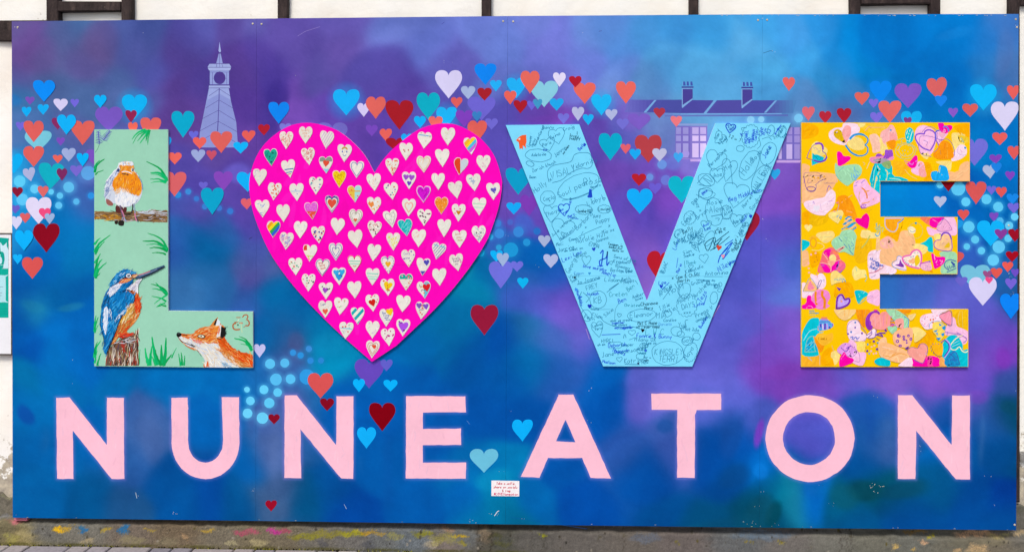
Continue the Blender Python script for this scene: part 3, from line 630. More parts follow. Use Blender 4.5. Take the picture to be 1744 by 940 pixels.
def make_panel(q):
    nx, ny = 150, 300; TL, TR, BR, BL = [np.array(c, float) for c in q]
    u, v = np.meshgrid(np.linspace(0, 1, nx + 1), np.linspace(0, 1, ny + 1))
    P = (TL * ((1 - u) * (1 - v))[..., None] + TR * (u * (1 - v))[..., None] + BR * (u * v)[..., None] + BL * ((1 - u) * v)[..., None]).reshape(-1, 2)
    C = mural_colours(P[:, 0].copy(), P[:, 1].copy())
    V = [at(x, y, MURAL_Y) for x, y in P]; W = nx + 1
    F = [(j * W + i, (j + 1) * W + i, (j + 1) * W + i + 1, j * W + i + 1) for j in range(ny) for i in range(nx)]
    ring = [i for i in range(W)] + [j * W + nx for j in range(1, ny + 1)] + [ny * W + i for i in range(nx - 1, -1, -1)] + [j * W for j in range(ny - 1, 0, -1)]
    o = len(V); V += [V[i].copy() for i in ring]; o2 = len(V); V += [Vector((V[i].x, BOARD_BACK, V[i].z)) for i in ring]; n = len(ring)
    F += [(o + k, o + (k + 1) % n, o2 + (k + 1) % n, o2 + k) for k in range(n)] + [tuple(o2 + k for k in range(n))]
    ob = mesh_obj('board_panel', V, F, SPRAY, mural)
    C = np.concatenate([C, C[ring] * .9, np.tile(np.array(lin('#6A5A48')), (n, 1))])
    ca = ob.data.color_attributes.new('pigment', 'FLOAT_COLOR', 'POINT'); buf = np.ones((len(V), 4), np.float32); buf[:, :3] = C; ca.data.foreach_set('color', buf.ravel())
    return ob
# ---------------------------------------------------------------- stencilled hearts: x0 y0 x1 y1 colour [flags: s soft glow, c cut-out sheet, rN tilt]
HEARTS = """56 137 94 174 0A8CF5 c|43 165 59 179 7A52B8|37 182.5 53.5 199.5 0FAEF5|64 178 83 196 14B0F8|91 168.5 115.5 189.5 D8CFF5|120 169 134.5 183.5 7468DC|160 162 181.5 184.5 08B2F8 c|162 182 209 225 7857C0|207.5 161.5 250.5 204 0EB4F6 s|213.5 188 233 209 96234F
97 195.5 129.5 230 10B2F8 c|88 201 108.5 221 8C2C66|42 223 88 258.5 78C8DC|27 208 42.5 223.5 7468D8|40 206 74.5 242.5 E0605C|120 206 161 247.5 E0625A|39.5 249 75 284.5 E0605C|218 208.5 234.5 230 EE6858|239 200.5 274.5 238 E0645E|292 189.5 331 235 08A8CC|321.5 223.5 338 239 6868D8|328.5 234 351.5 254 EC625A|358 224 395.5 261 E0625C|412 222.5 435 243 E85F58|397 242 422.5 262 10B4F8|325.5 255 349.5 276.5 9CA8D8|351.5 256.5 369 273.5 C85068|286 260 309.5 280.5 F0685E|277 293 317.5 335 DC6468|364 292 396.5 325.5 8848BC|403 293 441 327 10B0F4|338.5 310 354 323.5 6C64D0|342 320 381 366 0AA4CC c|410 338 431 357 E0606C|266 233 292 260 10A8F4
8 262 39 296 0CB0F4 s|96 234.5 110.5 248.5 7E4EC0|105 252.5 129 275.5 A0AEDC|90 264 106.5 278.5 EC665C|130.5 261 151 284 06B4FA c|146 255 180 284 7A50BE|40 286 61 309.5 B0B4DC r-12|65 278 109 322.5 10B0C4 r4|96.5 287 114.5 308 7C2A60|119.5 282 140.5 301 7868D0|20 319 39 336.5 8C1634|64 317 82.5 336.5 E06868|44 336 87.5 382 E2D8F4|66 354.5 86.5 373 F04C80|76 363.5 93 382 9CB4DC|34 363 51.5 380 E06266|18 349.5 34 364 6860C8|18 368.5 37.5 391 DCD8F8|56 380.5 101.5 430 8E0820|25 392 56.5 427 0CB4FC c|22 433 38 450 14B4FA|37.5 438 73 475 DE5654
457 174 492.5 211.5 0E86F0 c|439.5 212 459.5 231 B01E30|567 152.5 612.5 197 18B0F6 s|608.5 176 630.5 199.5 D4C8F2|623 165 657 203 E0645C|656.5 171 704 221.5 A81C28|623 213 643.5 232.5 7848BC|646.5 219.5 667.5 240.5 E8625A|657 235 692 258 A01828|709.5 158 749.5 204.5 0AACC4|743 182.5 778 218 1CB4F4 s|730 198.5 754 222 EA6A62|705 198 725.5 218.5 10B0F4|768 166 787.5 184.5 E05E5A|741 120 787 168 D8D0F4|808 108.5 845.5 145.5 0E84F0|834.5 137 854.5 156.5 22AEF4|785 147 809.5 169.5 A4B4DC|796 165 844 206 6E64D0|813 150 837.5 172 A8202C|776 188 806 217 8040BC|804 190 820.5 207.5 3A80C4|826.5 202 848 221.5 7068D0|796 205.5 829.5 243.5 E06058|683 228 703 248 18A8EC|476 210.5 496 230 7878D0|540 209 592 250 7068C0
863 133 896 168 20B0F4 s|903 138 950.5 183 88CCE0|886.5 121 919 160 E4685C|942 124 963.5 148.5 E4DCF6|977 141 1014.5 177.5 E8685C|969 130 990.5 149.5 B41C30|1049 139 1083 177 EC685E|1007 161 1041.5 197 1CB8F4 s|936 168 960 189 20A8EC|974 182.5 995 206.5 B8BCE0|992.5 195 1011 213.5 18B0F0|1031 186.5 1051.5 205.5 B0B8E0|950 193.5 969.5 211.5 7470D4|1050 202.5 1071 221.5 7470D4|1069 194 1108 222 7C5CC4|1113 184 1133 202 B03848|1142 198 1161.5 216.5 F07880|858.5 155 879.5 178.5 EC6458|898 172 913 188.5 6C64D4|874.5 171 898 193.5 AC1C2C|908 169 923.5 186.5 4098C8
1019.5 227 1059.5 273.5 06AACC|1081 230 1127 277.5 B84048|1057 245.5 1074 262.5 E0606C|1072 254 1091.5 272.5 18A8F0|1111 253 1135.5 275.5 C0C0E0|1147 260 1163.5 277.5 40A8F0|1076 296 1100.5 317 B8202C|1105 312 1126.5 331 6C5CD0|1138 300 1184 346 0CB4CC|1067.5 321.5 1111.5 364.5 10ACF8|1310 288 1329 306.5 2CA8E8|1250 362 1294 410 A01C38|1100.5 428 1146 478 B81C2C r6|861 286 904 332 0A9CC8|885.5 332 917 368 7C3CB4|862.5 345 887.5 365.5 14A8F4|916.5 401 937.5 421 A8B4D8|925.5 433 950.5 456.5 B4BCE4|835 426.5 856 446 0CB4F8|832.5 445 873 491.5 7070DC|870 445 891 463 7070DC|846 431 866.5 454 A0B4DC|881 473 900 491.5 0CB4F0|801.5 519 848.5 571 98183A
432 586 452 609 C8C4F0|604 611 653 661 6848BC|648 612 668.5 632 6460CC|524 635 567.5 678 DC5454|545 678 569 699.5 8A0820|457 705 476.5 722.5 8A0A24|601 645 621.5 667.5 08B4FC|653 646.5 677 666.5 08B4FC|628.5 685.5 673.5 734 840012|608 727 640.5 763.5 10B0F8|800 764 848.5 804.5 6CC0DC|452 851.5 471.5 870.5 9C0C28|872 714 907.5 751.5 0AB0F8
1333 132 1354 155.5 E86864|1455.5 157.5 1480.5 179.5 E0645C|1481 138 1518.5 176.5 0C88F0 s|1479.5 169 1496 184.5 7C6CDC|1523.5 142.5 1569.5 184.5 7C58C4|1496 172 1535 209.5 E46864|1482 191.5 1503.5 210.5 7C6CDC|1534.5 189.5 1570 224 14B0F0|1539 200 1553 214.5 7C3C8C|1579 133 1613.5 170.5 DC6464 r-6|1592 163 1613 182.5 1884EC|1687.5 173.5 1735 223 DCD4F4|1652 144 1697.5 188.5 10B8F8 s|1715 146 1736.5 170.5 E8605C|1639 177 1665.5 199.5 DC605C|1615 184.5 1631.5 200.5 8C58C8|1366 182 1387.5 206 E06874|1395 189.5 1416 211 B8283C|1425 184.5 1450 210 AC1C30|1690 226 1715.5 247.5 E8605C|1637 236.5 1682.5 282.5 7470D8|1716 249 1738 272.5 E45C5A|1685 263.5 1706 279.5 8444BC|1674 281 1697.5 304.5 B0BCDC r-5|1688 277 1706 295.5 1C84E4|1712 292 1728.5 307.5 8444C0
1644.5 309.5 1680 348 DC5858|1598 290 1632.5 326.5 8C0A1C|1590.5 334.5 1612 353.5 B8C0E0|1680.5 317 1696.5 332 7468D8|1696 319 1714.5 336.5 E45858|1714 330 1734.5 348.5 1888E8|1716 346 1737 363.5 7468D8|1631 357.5 1650.5 375.5 E05654|1685 362 1700.5 377.5 7C4CC0|1664 375.5 1710.5 419.5 10B4FA|1694 390.5 1715.5 408.5 8C3C9C|1717 390 1740 412 A01028|1713 428 1734.5 446.5 A80C20|1707 446 1725.5 463.5 EC5C54|1635.5 451 1686.5 495.5 74C0DC|1687 456.5 1707 474.5 E45850|1650 472 1697.5 520.5 D8D0F4|1674 461 1689.5 475.5 9C5088|1678 471.5 1691 483.5 F04C88|1627 471.5 1648 488.5 6C64CC|1712 474 1731.5 493 7864D8|1722 458 1736 472.5 7050C8|1703 500 1740 543.5 0C84F4 c|1602 429 1642 455 D85858|1600 374 1641 397 1C98E4"""
DISCS = """150 295 12 5CA4E4|33.5 309 10 5CD0FA|59 322 7.5 64CCF8|87 327 4.7 62CFF8|117 319 9.2 60C0F0|102 333.5 5.4 60C8F6|100 350 6 60C4F4|130 343.5 5.3 58B8EE|155 333.5 5.6 2C90E0|38 340 10 5CC8F8
303 332 5.5 2C8CD8|320.7 326.6 5 3C8CD8|334.6 338.6 4.5 3C78D0|349 352 5 3880D0|373 354.5 5 3C78D0|392 360 5.3 3878D0
1278.6 204.6 6.4 8CCCF0|1296.5 203.7 5.3 8CCCF0|1360 201.7 7.5 7CC8F4|1168 262 6.2 A898E4|1127.5 280.5 8 6C94E0|1107 302 6 6C90DC|1134 307 8.5 6C78D4
848 380.5 6 3C80D4|850.5 398 8.2 3C8CDC|869 378.5 5 4A66C8|883 395 9 3888D8|914.5 394 6 2870C8|897 413 6.2 2494D8|870 425.5 12.5 1C98D8|835 403.5 5.2 30A8E4|849.5 421.5 4.8 30A0DC|818 430 7 18A0D8
460 619.4 8.5 5CC4F4|485 618 7.7 58BCF0|499 600.4 5.2 3494E0|512 605 5.4 2C94E0|526 594 5.2 3C90DC|528.7 614 5.4 2C8CDC|546.6 613.8 4.9 2888D4|470 646 10 58C0F4|494.9 645.3 8.2 5AC4F6|523 641.5 13 309CE4|420.6 663.2 4.8 6CD4FC|449.6 663.2 7.7 64D0FA|472.8 668 7.3 60CCF8|426.4 682.4 7.3 68D2FC|458.7 686 8.7 60CCF8|421.6 703.6 8.2 6CD4FC|447 711.6 9.7 6CD4FC
1601 315 6 60CCF4|1632 321.5 12 5CC8F4|1680 339.5 8.5 60CCF6|1645 344 7.7 60CCF6|1700 352.5 8.5 60CCF6|1728 369.5 6.5 68D0F8|1703 376.5 6.3 50B8F0|1718.6 384.5 7 64CCF6|1650 386.5 9.8 60CCF6|1660.7 408 6.8 60CCF6|1646.6 420 5.6 60CCF6|1671.4 427 6.3 60CCF6|1701 420.7 10.6 64CCF8|1691.6 443 9.8 64CCF8|1717 406 6.5 60CCF6"""
BOARD_RECT = (20.8, 26, 1734.6, 900)
discs = [(float(a), float(b), float(c), d) for a, b, c, d in (q.split() for q in DISCS.replace('\n', '|').split('|'))]
for x, y, rr, h in discs: GLOW.append((x, y, rr * 1.25, h, .55))
hearts_ = []
for q in HEARTS.replace('\n', '|').split('|'):
    f = q.split(); x0, y0, x1, y1 = map(float, f[:4]); fl = f[5] if len(f) > 5 else ''
    hearts_.append((x0, y0, x1, y1, f[4], fl, float(fl[1:]) if fl.startswith('r') else 0))
    if fl == 's': GLOW.append(((x0 + x1) / 2, (y0 + y1) / 2 - 1, (x1 - x0) * .55, f[4], .5))
# ---------------------------------------------------------------- the stencilled clock tower and terrace
def tower():
    K = (330, 60, 4.7); A = Art(MURAL_Y, .00001, Layers()); c, d = '94A0DA', '564C9C'
    A.fill(fr('120,430 278,430 300,540 340,700 355,900 40,900 48,780 90,580', K), '8C96D4'); A.fill(fr('122,424 280,424 296,520 205,470 110,520', K), '9CA8DE')
    A.fill(fr('122,405 285,405 290,424 120,424', K), 'A4B0E2'); A.fill(fr('128,285 282,285 282,398 128,398', K), c, [[(K[0] + (207 + 47 * math.cos(q)) / K[2], K[1] + (344 + 51 * math.sin(q)) / K[2]) for q in [2 * math.pi * i / 20 for i in range(20)]]])
    A.fill(fr('112,262 298,262 290,284 122,284', K), 'A8B4E4'); A.fill(fr('125,232 285,232 300,258 110,258', K), 'A0ACDF')
    A.fill(fr('200,150 216,150 232,228 180,228', K), c); A.fill(fr('206,55 218,130 210,142 198,130', K), 'A4B0E4')
    for s, wd in (('128,298 282,298', .6), ('150,300 150,395', .6), ('264,300 264,395', .6), ('128,398 282,398', .9), ('112,260 298,260', .7), ('207,150 207,228', .6), ('185,232 180,258', .6), ('225,232 232,258', .6), ('207,232 207,258', .5),
                  ('204,424 202,520', 1.3), ('202,520 198,600 195,690', 1.3), ('195,690 190,770', 1.5), ('150,348 160,348', .6), ('254,348 264,348', .6),
                  ('204,432 122,488', .7), ('204,432 292,488', .7), ('202,520 95,585', .7), ('202,520 312,585', .7), ('199,602 65,672', .7), ('199,602 332,685', .7), ('195,690 48,768', .7), ('195,690 348,775', .7), ('190,775 42,852', .7), ('190,775 352,868', .7), ('122,424 285,424', .8)):
        A.line(fr(s, K), d, wd)
    A.build('painted_clock_tower', mural)
def terrace():
    K = (1060, 130, 5.529); A = Art(MURAL_Y, .00001, Layers()); rf, li = '4C46A0', '74A8DC'
    Q = fr('60,223 330,224 230,340 20,340', K); A.gfill(Q, '6E6CC4', '4E4CA4', K[0] + 20 / K[2], K[0] + 330 / K[2]); Q = fr('1440,228 1640,228 1610,348 1340,350', K); A.gfill(Q, '524EA2', '5088C0', K[0] + 1340 / K[2], K[0] + 1640 / K[2])
    A.fill(fr('330,224 560,222 560,350 230,340', K), '4C50A4'); A.fill(fr('660,226 860,228 770,350 545,350', K), '4E4AA2'); A.fill(fr('890,228 1120,224 1120,350 790,350', K), '524EA4'); A.fill(fr('1230,228 1440,228 1340,350 1110,350', K), '4C50A8'); 
    A.fill(fr('560,222 666,226 556,345', K), '4C48A2'); A.fill(fr('1120,224 1234,228 1114,350', K), '4C4CA4')
    for s in ('300,226 322,226 225,342 200,342', '862,230 884,230 790,352 762,352', '1436,230 1458,230 1355,345 1332,345'): A.fill(fr(s, K), li)
    A.gfill(fr('330,352 1560,350 1560,359 330,363', K), '6C7CCC', '78B4E4', K[0] + 330 / K[2], K[0] + 700 / K[2], 5); A.fill(fr('700,351 1500,350 1500,359 700,361', K), '78AAE0'); A.gfill(fr('400,366 1560,361 1560,377 400,381', K), '6878C0', '5C6AB8', K[0] + 400 / K[2], K[0] + 1560 / K[2])
    A.fill(fr('400,380 1600,380 1600,440 870,440 780,640 400,640', K), '6C86C4') if False else None
    for ox in (0, 562):
        k = (K[0] + ox / K[2], K[1] + (4 if ox else 0) / K[2], K[2])
        A.fill(fr('566,116 662,116 662,216 566,280', k), '4A4296'); A.fill(fr('558,98 670,98 670,112 558,112', k), '403E96'); A.fill(fr('562,113 664,113 664,122 562,122', k), '78A8DC')
        A.fill(fr('560,120 568,120 568,272 660,210 662,222 566,300 560,296', k), '80ACE0')
        for x in (572, 605, 640): A.fill(fr(f'{x},52 {x+18},52 {x+24},90 {x},90', k), '4458AC'); A.line(fr(f'{x-3},54 {x-3},90', k), '84B8E8', .5)
    A.build('painted_rooftops', mural)
    for fx, n in ((495, 0), (1560, 1)):
        A = Art(MURAL_Y, .00001, Layers()); k = K
        if n == 0:
            A.fill(fr('500,470 640,470 640,775 500,775', k), '7A6CC4'); A.fill(fr('640,470 800,470 792,775 640,775', k), '8878CC')
            A.fill(fr('500,448 805,448 805,466 500,466', k), '8CA0D8'); A.fill(fr('640,780 770,780 770,804 640,804', k), 'C8A8E8'); A.fill(fr('560,770 640,775 640,785 560,780', k), '9880D4')
            for x0, x1, c in ((505, 552, 'A098DC'), (570, 622, 'A8A0E0'), (658, 718, 'DCC4F6'), (732, 788, 'E0C8F6')):
                for y0, y1 in ((482, 546), (560, 612), (632, 766)): A.fill(fr(f'{x0},{y0} {x1},{y0} {x1},{y1} {x0},{y1}', k), c if y0 > 500 else ('9C94D8' if x0 < 640 else 'C4B0EC'))
        else:
            A.fill(fr('1450,480 1680,480 1680,790 1450,790', k), '7468C0'); A.fill(fr('1450,792 1680,792 1675,815 1450,815', k), 'C8A4E4')
            for x0, x1 in ((1470, 1500), (1545, 1600), (1618, 1672)):
                for y0, y1 in ((482, 550), (560, 625), (640, 780)): A.fill(fr(f'{x0},{y0} {x1},{y0} {x1},{y1} {x0},{y1}', k), 'C8B4EC' if y0 > 600 and x0 < 1610 else 'A090D8')
        A.build('painted_window', mural)

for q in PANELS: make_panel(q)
BATTEN = solid('batten_timber', '#A08868', .8, .2, 30); PINKB = solid('pink_painted_batten', '#D07484', .7, .15, 30)
for k_, (pa, pb) in enumerate(((24, 46), (424, 448), (640, 660), (852, 874), (1070, 1090), (1284, 1306), (1500, 1520), (1706, 1728))):
    A_, B_ = at(pa, 50, BOARD_BACK), at(pb, 887 if k_ == 0 else 868, BOARD_BACK)
    box('timber_batten', (A_.x, BOARD_BACK + .0006, B_.z), (B_.x, BEAM_Y - .0006, A_.z), PINKB if k_ == 0 else BATTEN, mural, bev=.002)
ML = Layers()
rh = random.Random(21)
ML.level((337, 71, 406, 252)); tower()
ML.level((1063, 138, 1362, 280)); terrace()
for x, y, rr, h in discs:
    a = Art(MURAL_Y, .00012, ML); a.rect = BOARD_RECT; a.fill(oval(x, y, rr, n=22, r=rh, wob=.025), h); a.build('painted_dot', mural)
for x0, y0, x1, y1, h, fl, rot in hearts_:
    P = heart((x0 + x1) / 2, (y0 + y1) / 2, x1 - x0, y1 - y0, rot, rh); P = clip(P, BOARD_RECT)
    if fl == 'c':
        lv = ML.level(bbox(P)); cutout('heart_cutout', P, MURAL_Y - .0001 - .00012 * lv, MURAL_Y - .0020 - .00012 * lv, h, mural, edge='0A3C90')
    else:
        a = Art(MURAL_Y, .00012, ML); a.fill(P, h); a.build('painted_heart', mural)
for ch, P, H in NUNEATON:
    a = Art(MURAL_Y, .00012, ML)
    if ch == 'O':
        j = lambda Q: [(x + rh.uniform(-.5, .5), y + rh.uniform(-.5, .5)) for x, y in Q]; P, H = smooth(j(P), True, 2), [smooth(j(H[0]), True, 2)]
    def_ = lambda Q: sum([[(p[0] + (q[0] - p[0]) * k / n_ + rh.uniform(-.4, .4), p[1] + (q[1] - p[1]) * k / n_ + rh.uniform(-.4, .4)) for k in range(n_)] for p, q, n_ in ((Q[i - 1], Q[i], max(1, int(math.dist(Q[i - 1], Q[i]) / 9))) for i in range(len(Q)))], [])
    a.fill(def_(P), 'FFC2D4', [def_(h) for h in H]); o_ = a.build('painted_letter', mural)
    b_ = Art(MURAL_Y - .00012 * (ML.b[-1][1] + 1), .000006); b_.strokes(P, 26, ['FFC8D8', 'FABCD0', 'FFC4D4', 'F8C0D4'], 88, 16, 2.6, rh, .03, True) if not H else None
    b_.build('brush_marks', o_, kind='stuff')
# ================================================================ the big cut-out letters
SEAT = MURAL_Y - .005                                                  # letters stand a little off the paint on their fixings
def letter(name, label, cat, P, hexc, thick=.008, edge='#E9E2D2', mat=None):
    b = bbox(P); base = at((b[0] + b[2]) / 2, b[3], SEAT)
    t = thing(name, label, cat, (base.x, SEAT, base.z), 'giant cut-outs spelling the word LOVE')
    cutout('letter_face', P, SEAT + .004, SEAT - thick, hexc, t, edge, mat)
    return t, SEAT - thick
# ---------------------------------------------------------------- L : birds and fox
Lp = poly('160.5,220.8 286,220.8 286.2,529.2 430.6,530.6 430.8,626.2 160.5,623.3')
LT, LY = letter('letter_board', 'pale green cut-out letter L painted with a robin, a kingfisher and a fox', 'letter sign', Lp, '9CD3B8', edge='F0F0EA')
r = random.Random(4); LL = Layers()
def art():
    A = Art(LY, .000025, LL); A.dens, A.fine = 1.7, .72; return A
def grass(F, items, cols=('0CB468', '10A85C', '18C070', '0A9C50')):
    A = art(); A.rect = (161.2, 221.5, 430.2, 623)
    for s, w in items:
        P = smooth(fr(s, F), False, 4)
        for k in range(2): A.line([(x + r.uniform(-.5, .5), y + r.uniform(-.5, .5)) for x, y in P], r.choice(cols), w * (1 - .4 * k), w * .18)
    A.build('painted_grass', LT)
L1, L3, KF, XF, RB = (155, 215, 9.4), (155, 380, 9.4), (160, 450, 5.222), (285, 525, 8.953), (165, 265, 7.522)
grass(L1, [('880,55 760,100 655,210', 5), ('900,70 820,150 745,240', 4), ('915,60 860,170 780,280', 4), ('935,60 900,150 880,240', 5), ('940,80 915,200 905,300', 2.5), ('860,80 740,160 665,290', 2.6)])
grass(L1, [('60,740 100,620 220,525', 5), ('55,680 90,600 140,550', 4), ('70,780 110,740 200,705', 3)])
grass(L1, [('1215,880 1120,700 890,570', 6), ('1215,850 1110,760 950,745', 6.5), ('1210,890 1080,850 950,850', 4), ('1200,905 1060,885 960,910', 2.8), ('1215,870 1080,780 960,770', 3)])
grass(L3, [('60,470 130,330 310,190', 6), ('55,350 90,290 150,240', 5), ('70,500 120,400 220,290', 4)])
grass(L3, [('60,850 100,600 150,490', 5), ('60,860 120,660 180,575', 5), ('70,880 130,740 250,630', 5), ('60,640 80,590 150,500', 3.5), ('65,880 110,840 150,790', 2.5)])
grass(L3, [('1225,430 1120,250 910,165', 5), ('1225,440 1060,300 830,290', 6), ('1225,455 1080,390 940,400', 5), ('1200,500 1090,470 980,480', 3.5), ('1220,420 1060,340 880,350', 3)])
grass(KF, [('650,265 610,210 505,175', 5), ('650,275 590,210 550,165', 5), ('650,260 600,230 520,215', 5), ('645,330 590,300 515,285', 4), ('640,280 590,310 535,350', 3.5), ('645,372 600,365 555,382', 3.5), ('635,345 590,355 560,378', 3)])
grass(KF, [('4,600 15,540 40,470', 5), ('4,560 10,500 20,455', 4), ('5,610 15,590 38,540', 3)])
grass(KF, [('5,830 20,740 60,680', 6), ('6,800 12,740 30,690', 4), ('30,900 45,840 62,790', 4), ('8,880 16,820 30,770', 4)])
grass(KF, [('490,900 465,820 455,745', 7), ('495,900 505,800 515,730', 7), ('560,900 535,760 515,645', 8), ('600,900 600,800 600,715', 8), ('615,900 635,780 640,655', 8), ('600,900 560,820 545,760', 5), ('610,900 670,830 690,800', 5), ('550,900 530,850 515,820', 4)])
grass(KF, [('690,830 705,800 735,740', 3), ('400,890 405,820 412,760', 2.5), ('378,890 374,850 366,820', 4)])
grass(XF, [('205,880 190,780 170,690', 4), ('225,870 220,760 210,670', 4.5), ('255,870 262,800 265,720', 4)])
grass(XF, [('1290,640 1190,510 1020,455', 6), ('1285,600 1200,480 1090,425', 4), ('1290,600 1220,560 1120,545', 3)])
A = art()                                                               # lavender sprigs
for (x0, y0, x1, y1) in ((135, 280, 115, 90), (200, 225, 300, 85)):
    A.line(fr(f'{x0},{y0} {x1},{y1}', L1), '4A3CA8', 1.1)
    for k in range(8):
        u = k / 7; x, y = x0 + (x1 - x0) * u, y0 + (y1 - y0) * u; dx, dy = x1 - x0, y1 - y0; l = math.hypot(dx, dy); dx, dy = dx / l, dy / l; s = 62 * (1 - .45 * u)
        for sd in (1, -1): A.line(fr(f'{x},{y} {x + dx*s*.35 - dy*sd*s},{y + dy*s*.35 + dx*sd*s}', L1), r.choice(['5038B8', '6048C8', '4430A0']), 1.4, .6)
A.line(fr('135,290 105,370 65,425', L1), '3A6A58', .7); A.build('painted_lavender', LT)
# branch and robin
A = art(); A.rect = (161.2, 221.5, 285.4, 623)
br = fr('-40,712 150,722 300,722 450,716 560,712 910,705 910,858 620,850 500,836 330,838 150,822 -40,812', RB); A.fill(br, '8A6A4A')
A.strokes(br, 80, ['7A5A3C', '9C7440', 'B4B4C0', '5C4430', '8A6238', '8C6C50', 'A08468', 'C0A078', '4C3A2C'], -2, 16, 2.0, r)
A.strokes(fr('-40,770 330,775 330,838 -40,812', RB), 14, ['D8A030', 'C88828', 'A87028'], -2, 14, 2.0, r)
A.strokes(fr('480,710 910,705 910,740 480,740', RB), 14, ['C8CCD8', 'D8D8DC', 'A8B0B8'], 0, 16, 2.0, r); A.build('painted_branch', LT)
A = art()
A.fill(smooth(fr('250,640 370,650 380,710 350,735 250,730', RB)), '5C2C2C'); A.fill(smooth(fr('232,835 270,838 262,880 228,872', RB)), '30241E'); A.fill(smooth(fr('285,835 345,838 342,895 300,900 272,880', RB)), '2C2624')
body = smooth(fr('290,95 340,75 450,80 466,120 482,190 530,255 572,340 582,450 565,530 530,590 480,630 420,652 350,662 280,642 222,612 190,640 140,640 115,590 95,500 108,400 130,320 190,240 250,180 275,130', RB)); A.fill(body, 'D4DAE8')
A.fill(smooth(fr('120,555 160,570 206,612 198,642 148,638 122,610', RB)), '9C6058')
A.strokes(smooth(fr('130,320 190,240 260,180 280,200 210,300 190,420 150,560 105,520 100,420', RB)), 40, ['F0F4FA', 'B8C4E0', '8C9CC8', 'E8E4F0', '6C80B8'], 62, 9, 1.6, r)
orange = smooth(fr('296,120 462,120 470,190 525,262 568,350 574,450 540,515 470,500 410,470 330,432 245,462 200,385 212,312 268,245 300,190', RB)); A.fill(orange, 'F0901C')
A.strokes(orange, 90, ['F89C18', 'E87C20', 'F8A830', 'E06820', 'F4B860', 'D88838', 'FFAC20'], 70, 8, 1.8, r)
belly = smooth(fr('232,525 285,432 330,432 420,490 500,525 528,562 470,622 380,656 280,632 238,600', RB)); A.fill(belly, 'EEEEF4'); A.strokes(belly, 60, ['FFFFFF', 'DCE2F0', 'F4F0F4', 'C4CCE0', 'FAF4F0'], 75, 8, 1.6, r)
A.strokes(smooth(fr('240,440 330,420 430,470 420,500 330,450 260,490', RB)), 20, ['F4B878', 'F8CCA0', 'FCE0C8'], 70, 6, 1.4, r)
A.fill(smooth(fr('298,92 380,78 452,84 468,126 400,128 298,122', RB)), 'E4E8F4'); A.strokes(fr('300,85 455,82 465,124 300,122', RB), 24, ['FFFFFF', '9CB0D4', 'C8D4E8', 'F0C080'], 80, 5, 1.2, r)
for s, c, wd in (('318,215 350,205 400,212 450,232', 'F4F0F0', 1.6), ('320,235 370,240 405,250', '3C2C34', 1.6), ('530,270 575,345 588,440', '4C88B8', 1.0), ('520,560 500,600 450,640', '8CA8C4', .8), ('285,95 255,175 180,250 130,330', 'F8F8FC', 1.2), ('300,120 300,200 260,240', 'C87C40', .8)): A.line(smooth(fr(s, RB), False), c, wd)
A.fill(oval(*fr('275,190', RB)[0], 2.3, 2.9), '3C4878'); A.fill(oval(*fr('456,186', RB)[0], 2.5, 3.4), 'F0ECE4'); A.fill(oval(*fr('460,184', RB)[0], 1.7, 2.6), '201828'); A.dot(*fr('457,178', RB)[0], .6, 'FFFFFF')
for s, c, wd in (('300,640 315,720 330,790', '6C5870', 2.2), ('318,700 345,770 350,830', 'D080A0', 1.8), ('330,790 320,830', '98A0C0', 1.4), ('345,790 375,850', '90B0D0', 1.6), ('460,620 455,700 440,730', '3C3440', 1.8), ('475,630 490,740', '98A8C0', 1.8), ('485,740 500,810 510,840', 'D880A0', 2.0), ('500,780 530,850', '404858', 1.6), ('345,745 440,738', '3C3028', 1.8), ('360,765 440,755', '4C3C30', 1.4)): A.line(smooth(fr(s, RB), False), c, wd)
A.build('painted_robin', LT)
# stump and kingfisher
A = art(); A.rect = (161.2, 221.5, 285.4, 622.6)
st = fr('105,905 108,800 150,735 190,690 300,650 350,632 372,598 397,580 395,908', KF); A.fill(st, '6A5244')
A.strokes(st, 110, ['EADCCC', 'B03428', '3A2C26', '8A6A50', 'A89068', '5A4858', 'C8B8A8', '7C5040', '2C2220', '905838'], 88, 17, 2.4, r, .05)
A.strokes(fr('160,690 330,640 360,660 350,700 200,710', KF), 16, ['D8D8E4', '3A2C30', 'A8A098', '5C4438'], 15, 9, 2, r); A.build('painted_stump', LT)
A = art()
A.fill(smooth(fr('272,232 330,215 380,240 405,300 416,380 405,450 370,510 325,560 292,600 330,622 240,640 205,655 190,690 152,715 165,665 195,600 220,530 255,440 310,360 345,350 365,300 340,262', KF)), 'DC7434')
bel = smooth(fr('330,250 372,262 408,320 412,400 380,480 310,560 250,620 190,680 180,660 215,560 255,470 310,380 350,350 368,300', KF))
A.strokes(bel, 110, ['E8843C', 'D85C24', 'E8B460', 'C89C50', 'E04C20', 'F0D0A0', 'B86830', 'D08038'], 58, 14, 2.0, r)
A.strokes(smooth(fr('372,265 402,320 412,400 385,440 365,380 368,310', KF)), 26, ['E84C20', 'D83C18', 'F07038'], 80, 12, 2.0, r)
A.strokes(smooth(fr('220,520 290,420 335,355 350,400 310,470 250,525', KF)), 34, ['F0C878', 'E8B048', 'F0DCB0', 'C89040'], 60, 13, 2.0, r)
A.strokes(fr('200,650 250,612 345,612 330,635 260,645', KF), 16, ['E03020', 'E85030', 'C82820'], 12, 10, 2, r)
back = smooth(fr('140,200 150,150 182,108 220,70 270,48 320,52 368,76 386,100 352,125 340,150 300,170 255,205 285,228 330,255 362,290 350,345 322,345 285,400 245,470 212,540 190,600 165,670 135,735 108,795 90,782 88,700 75,600 52,540 60,450 75,340 100,262 128,218', KF)); A.fill(back, '0C74B8')
A.strokes(back, 210, ['0C80CC', '0868A8', '2898DC', '0A5894', '1488C8', '084878', '40A8E0', '0A74C0', '3C6C9C'], 66, 13, 2.0, r)
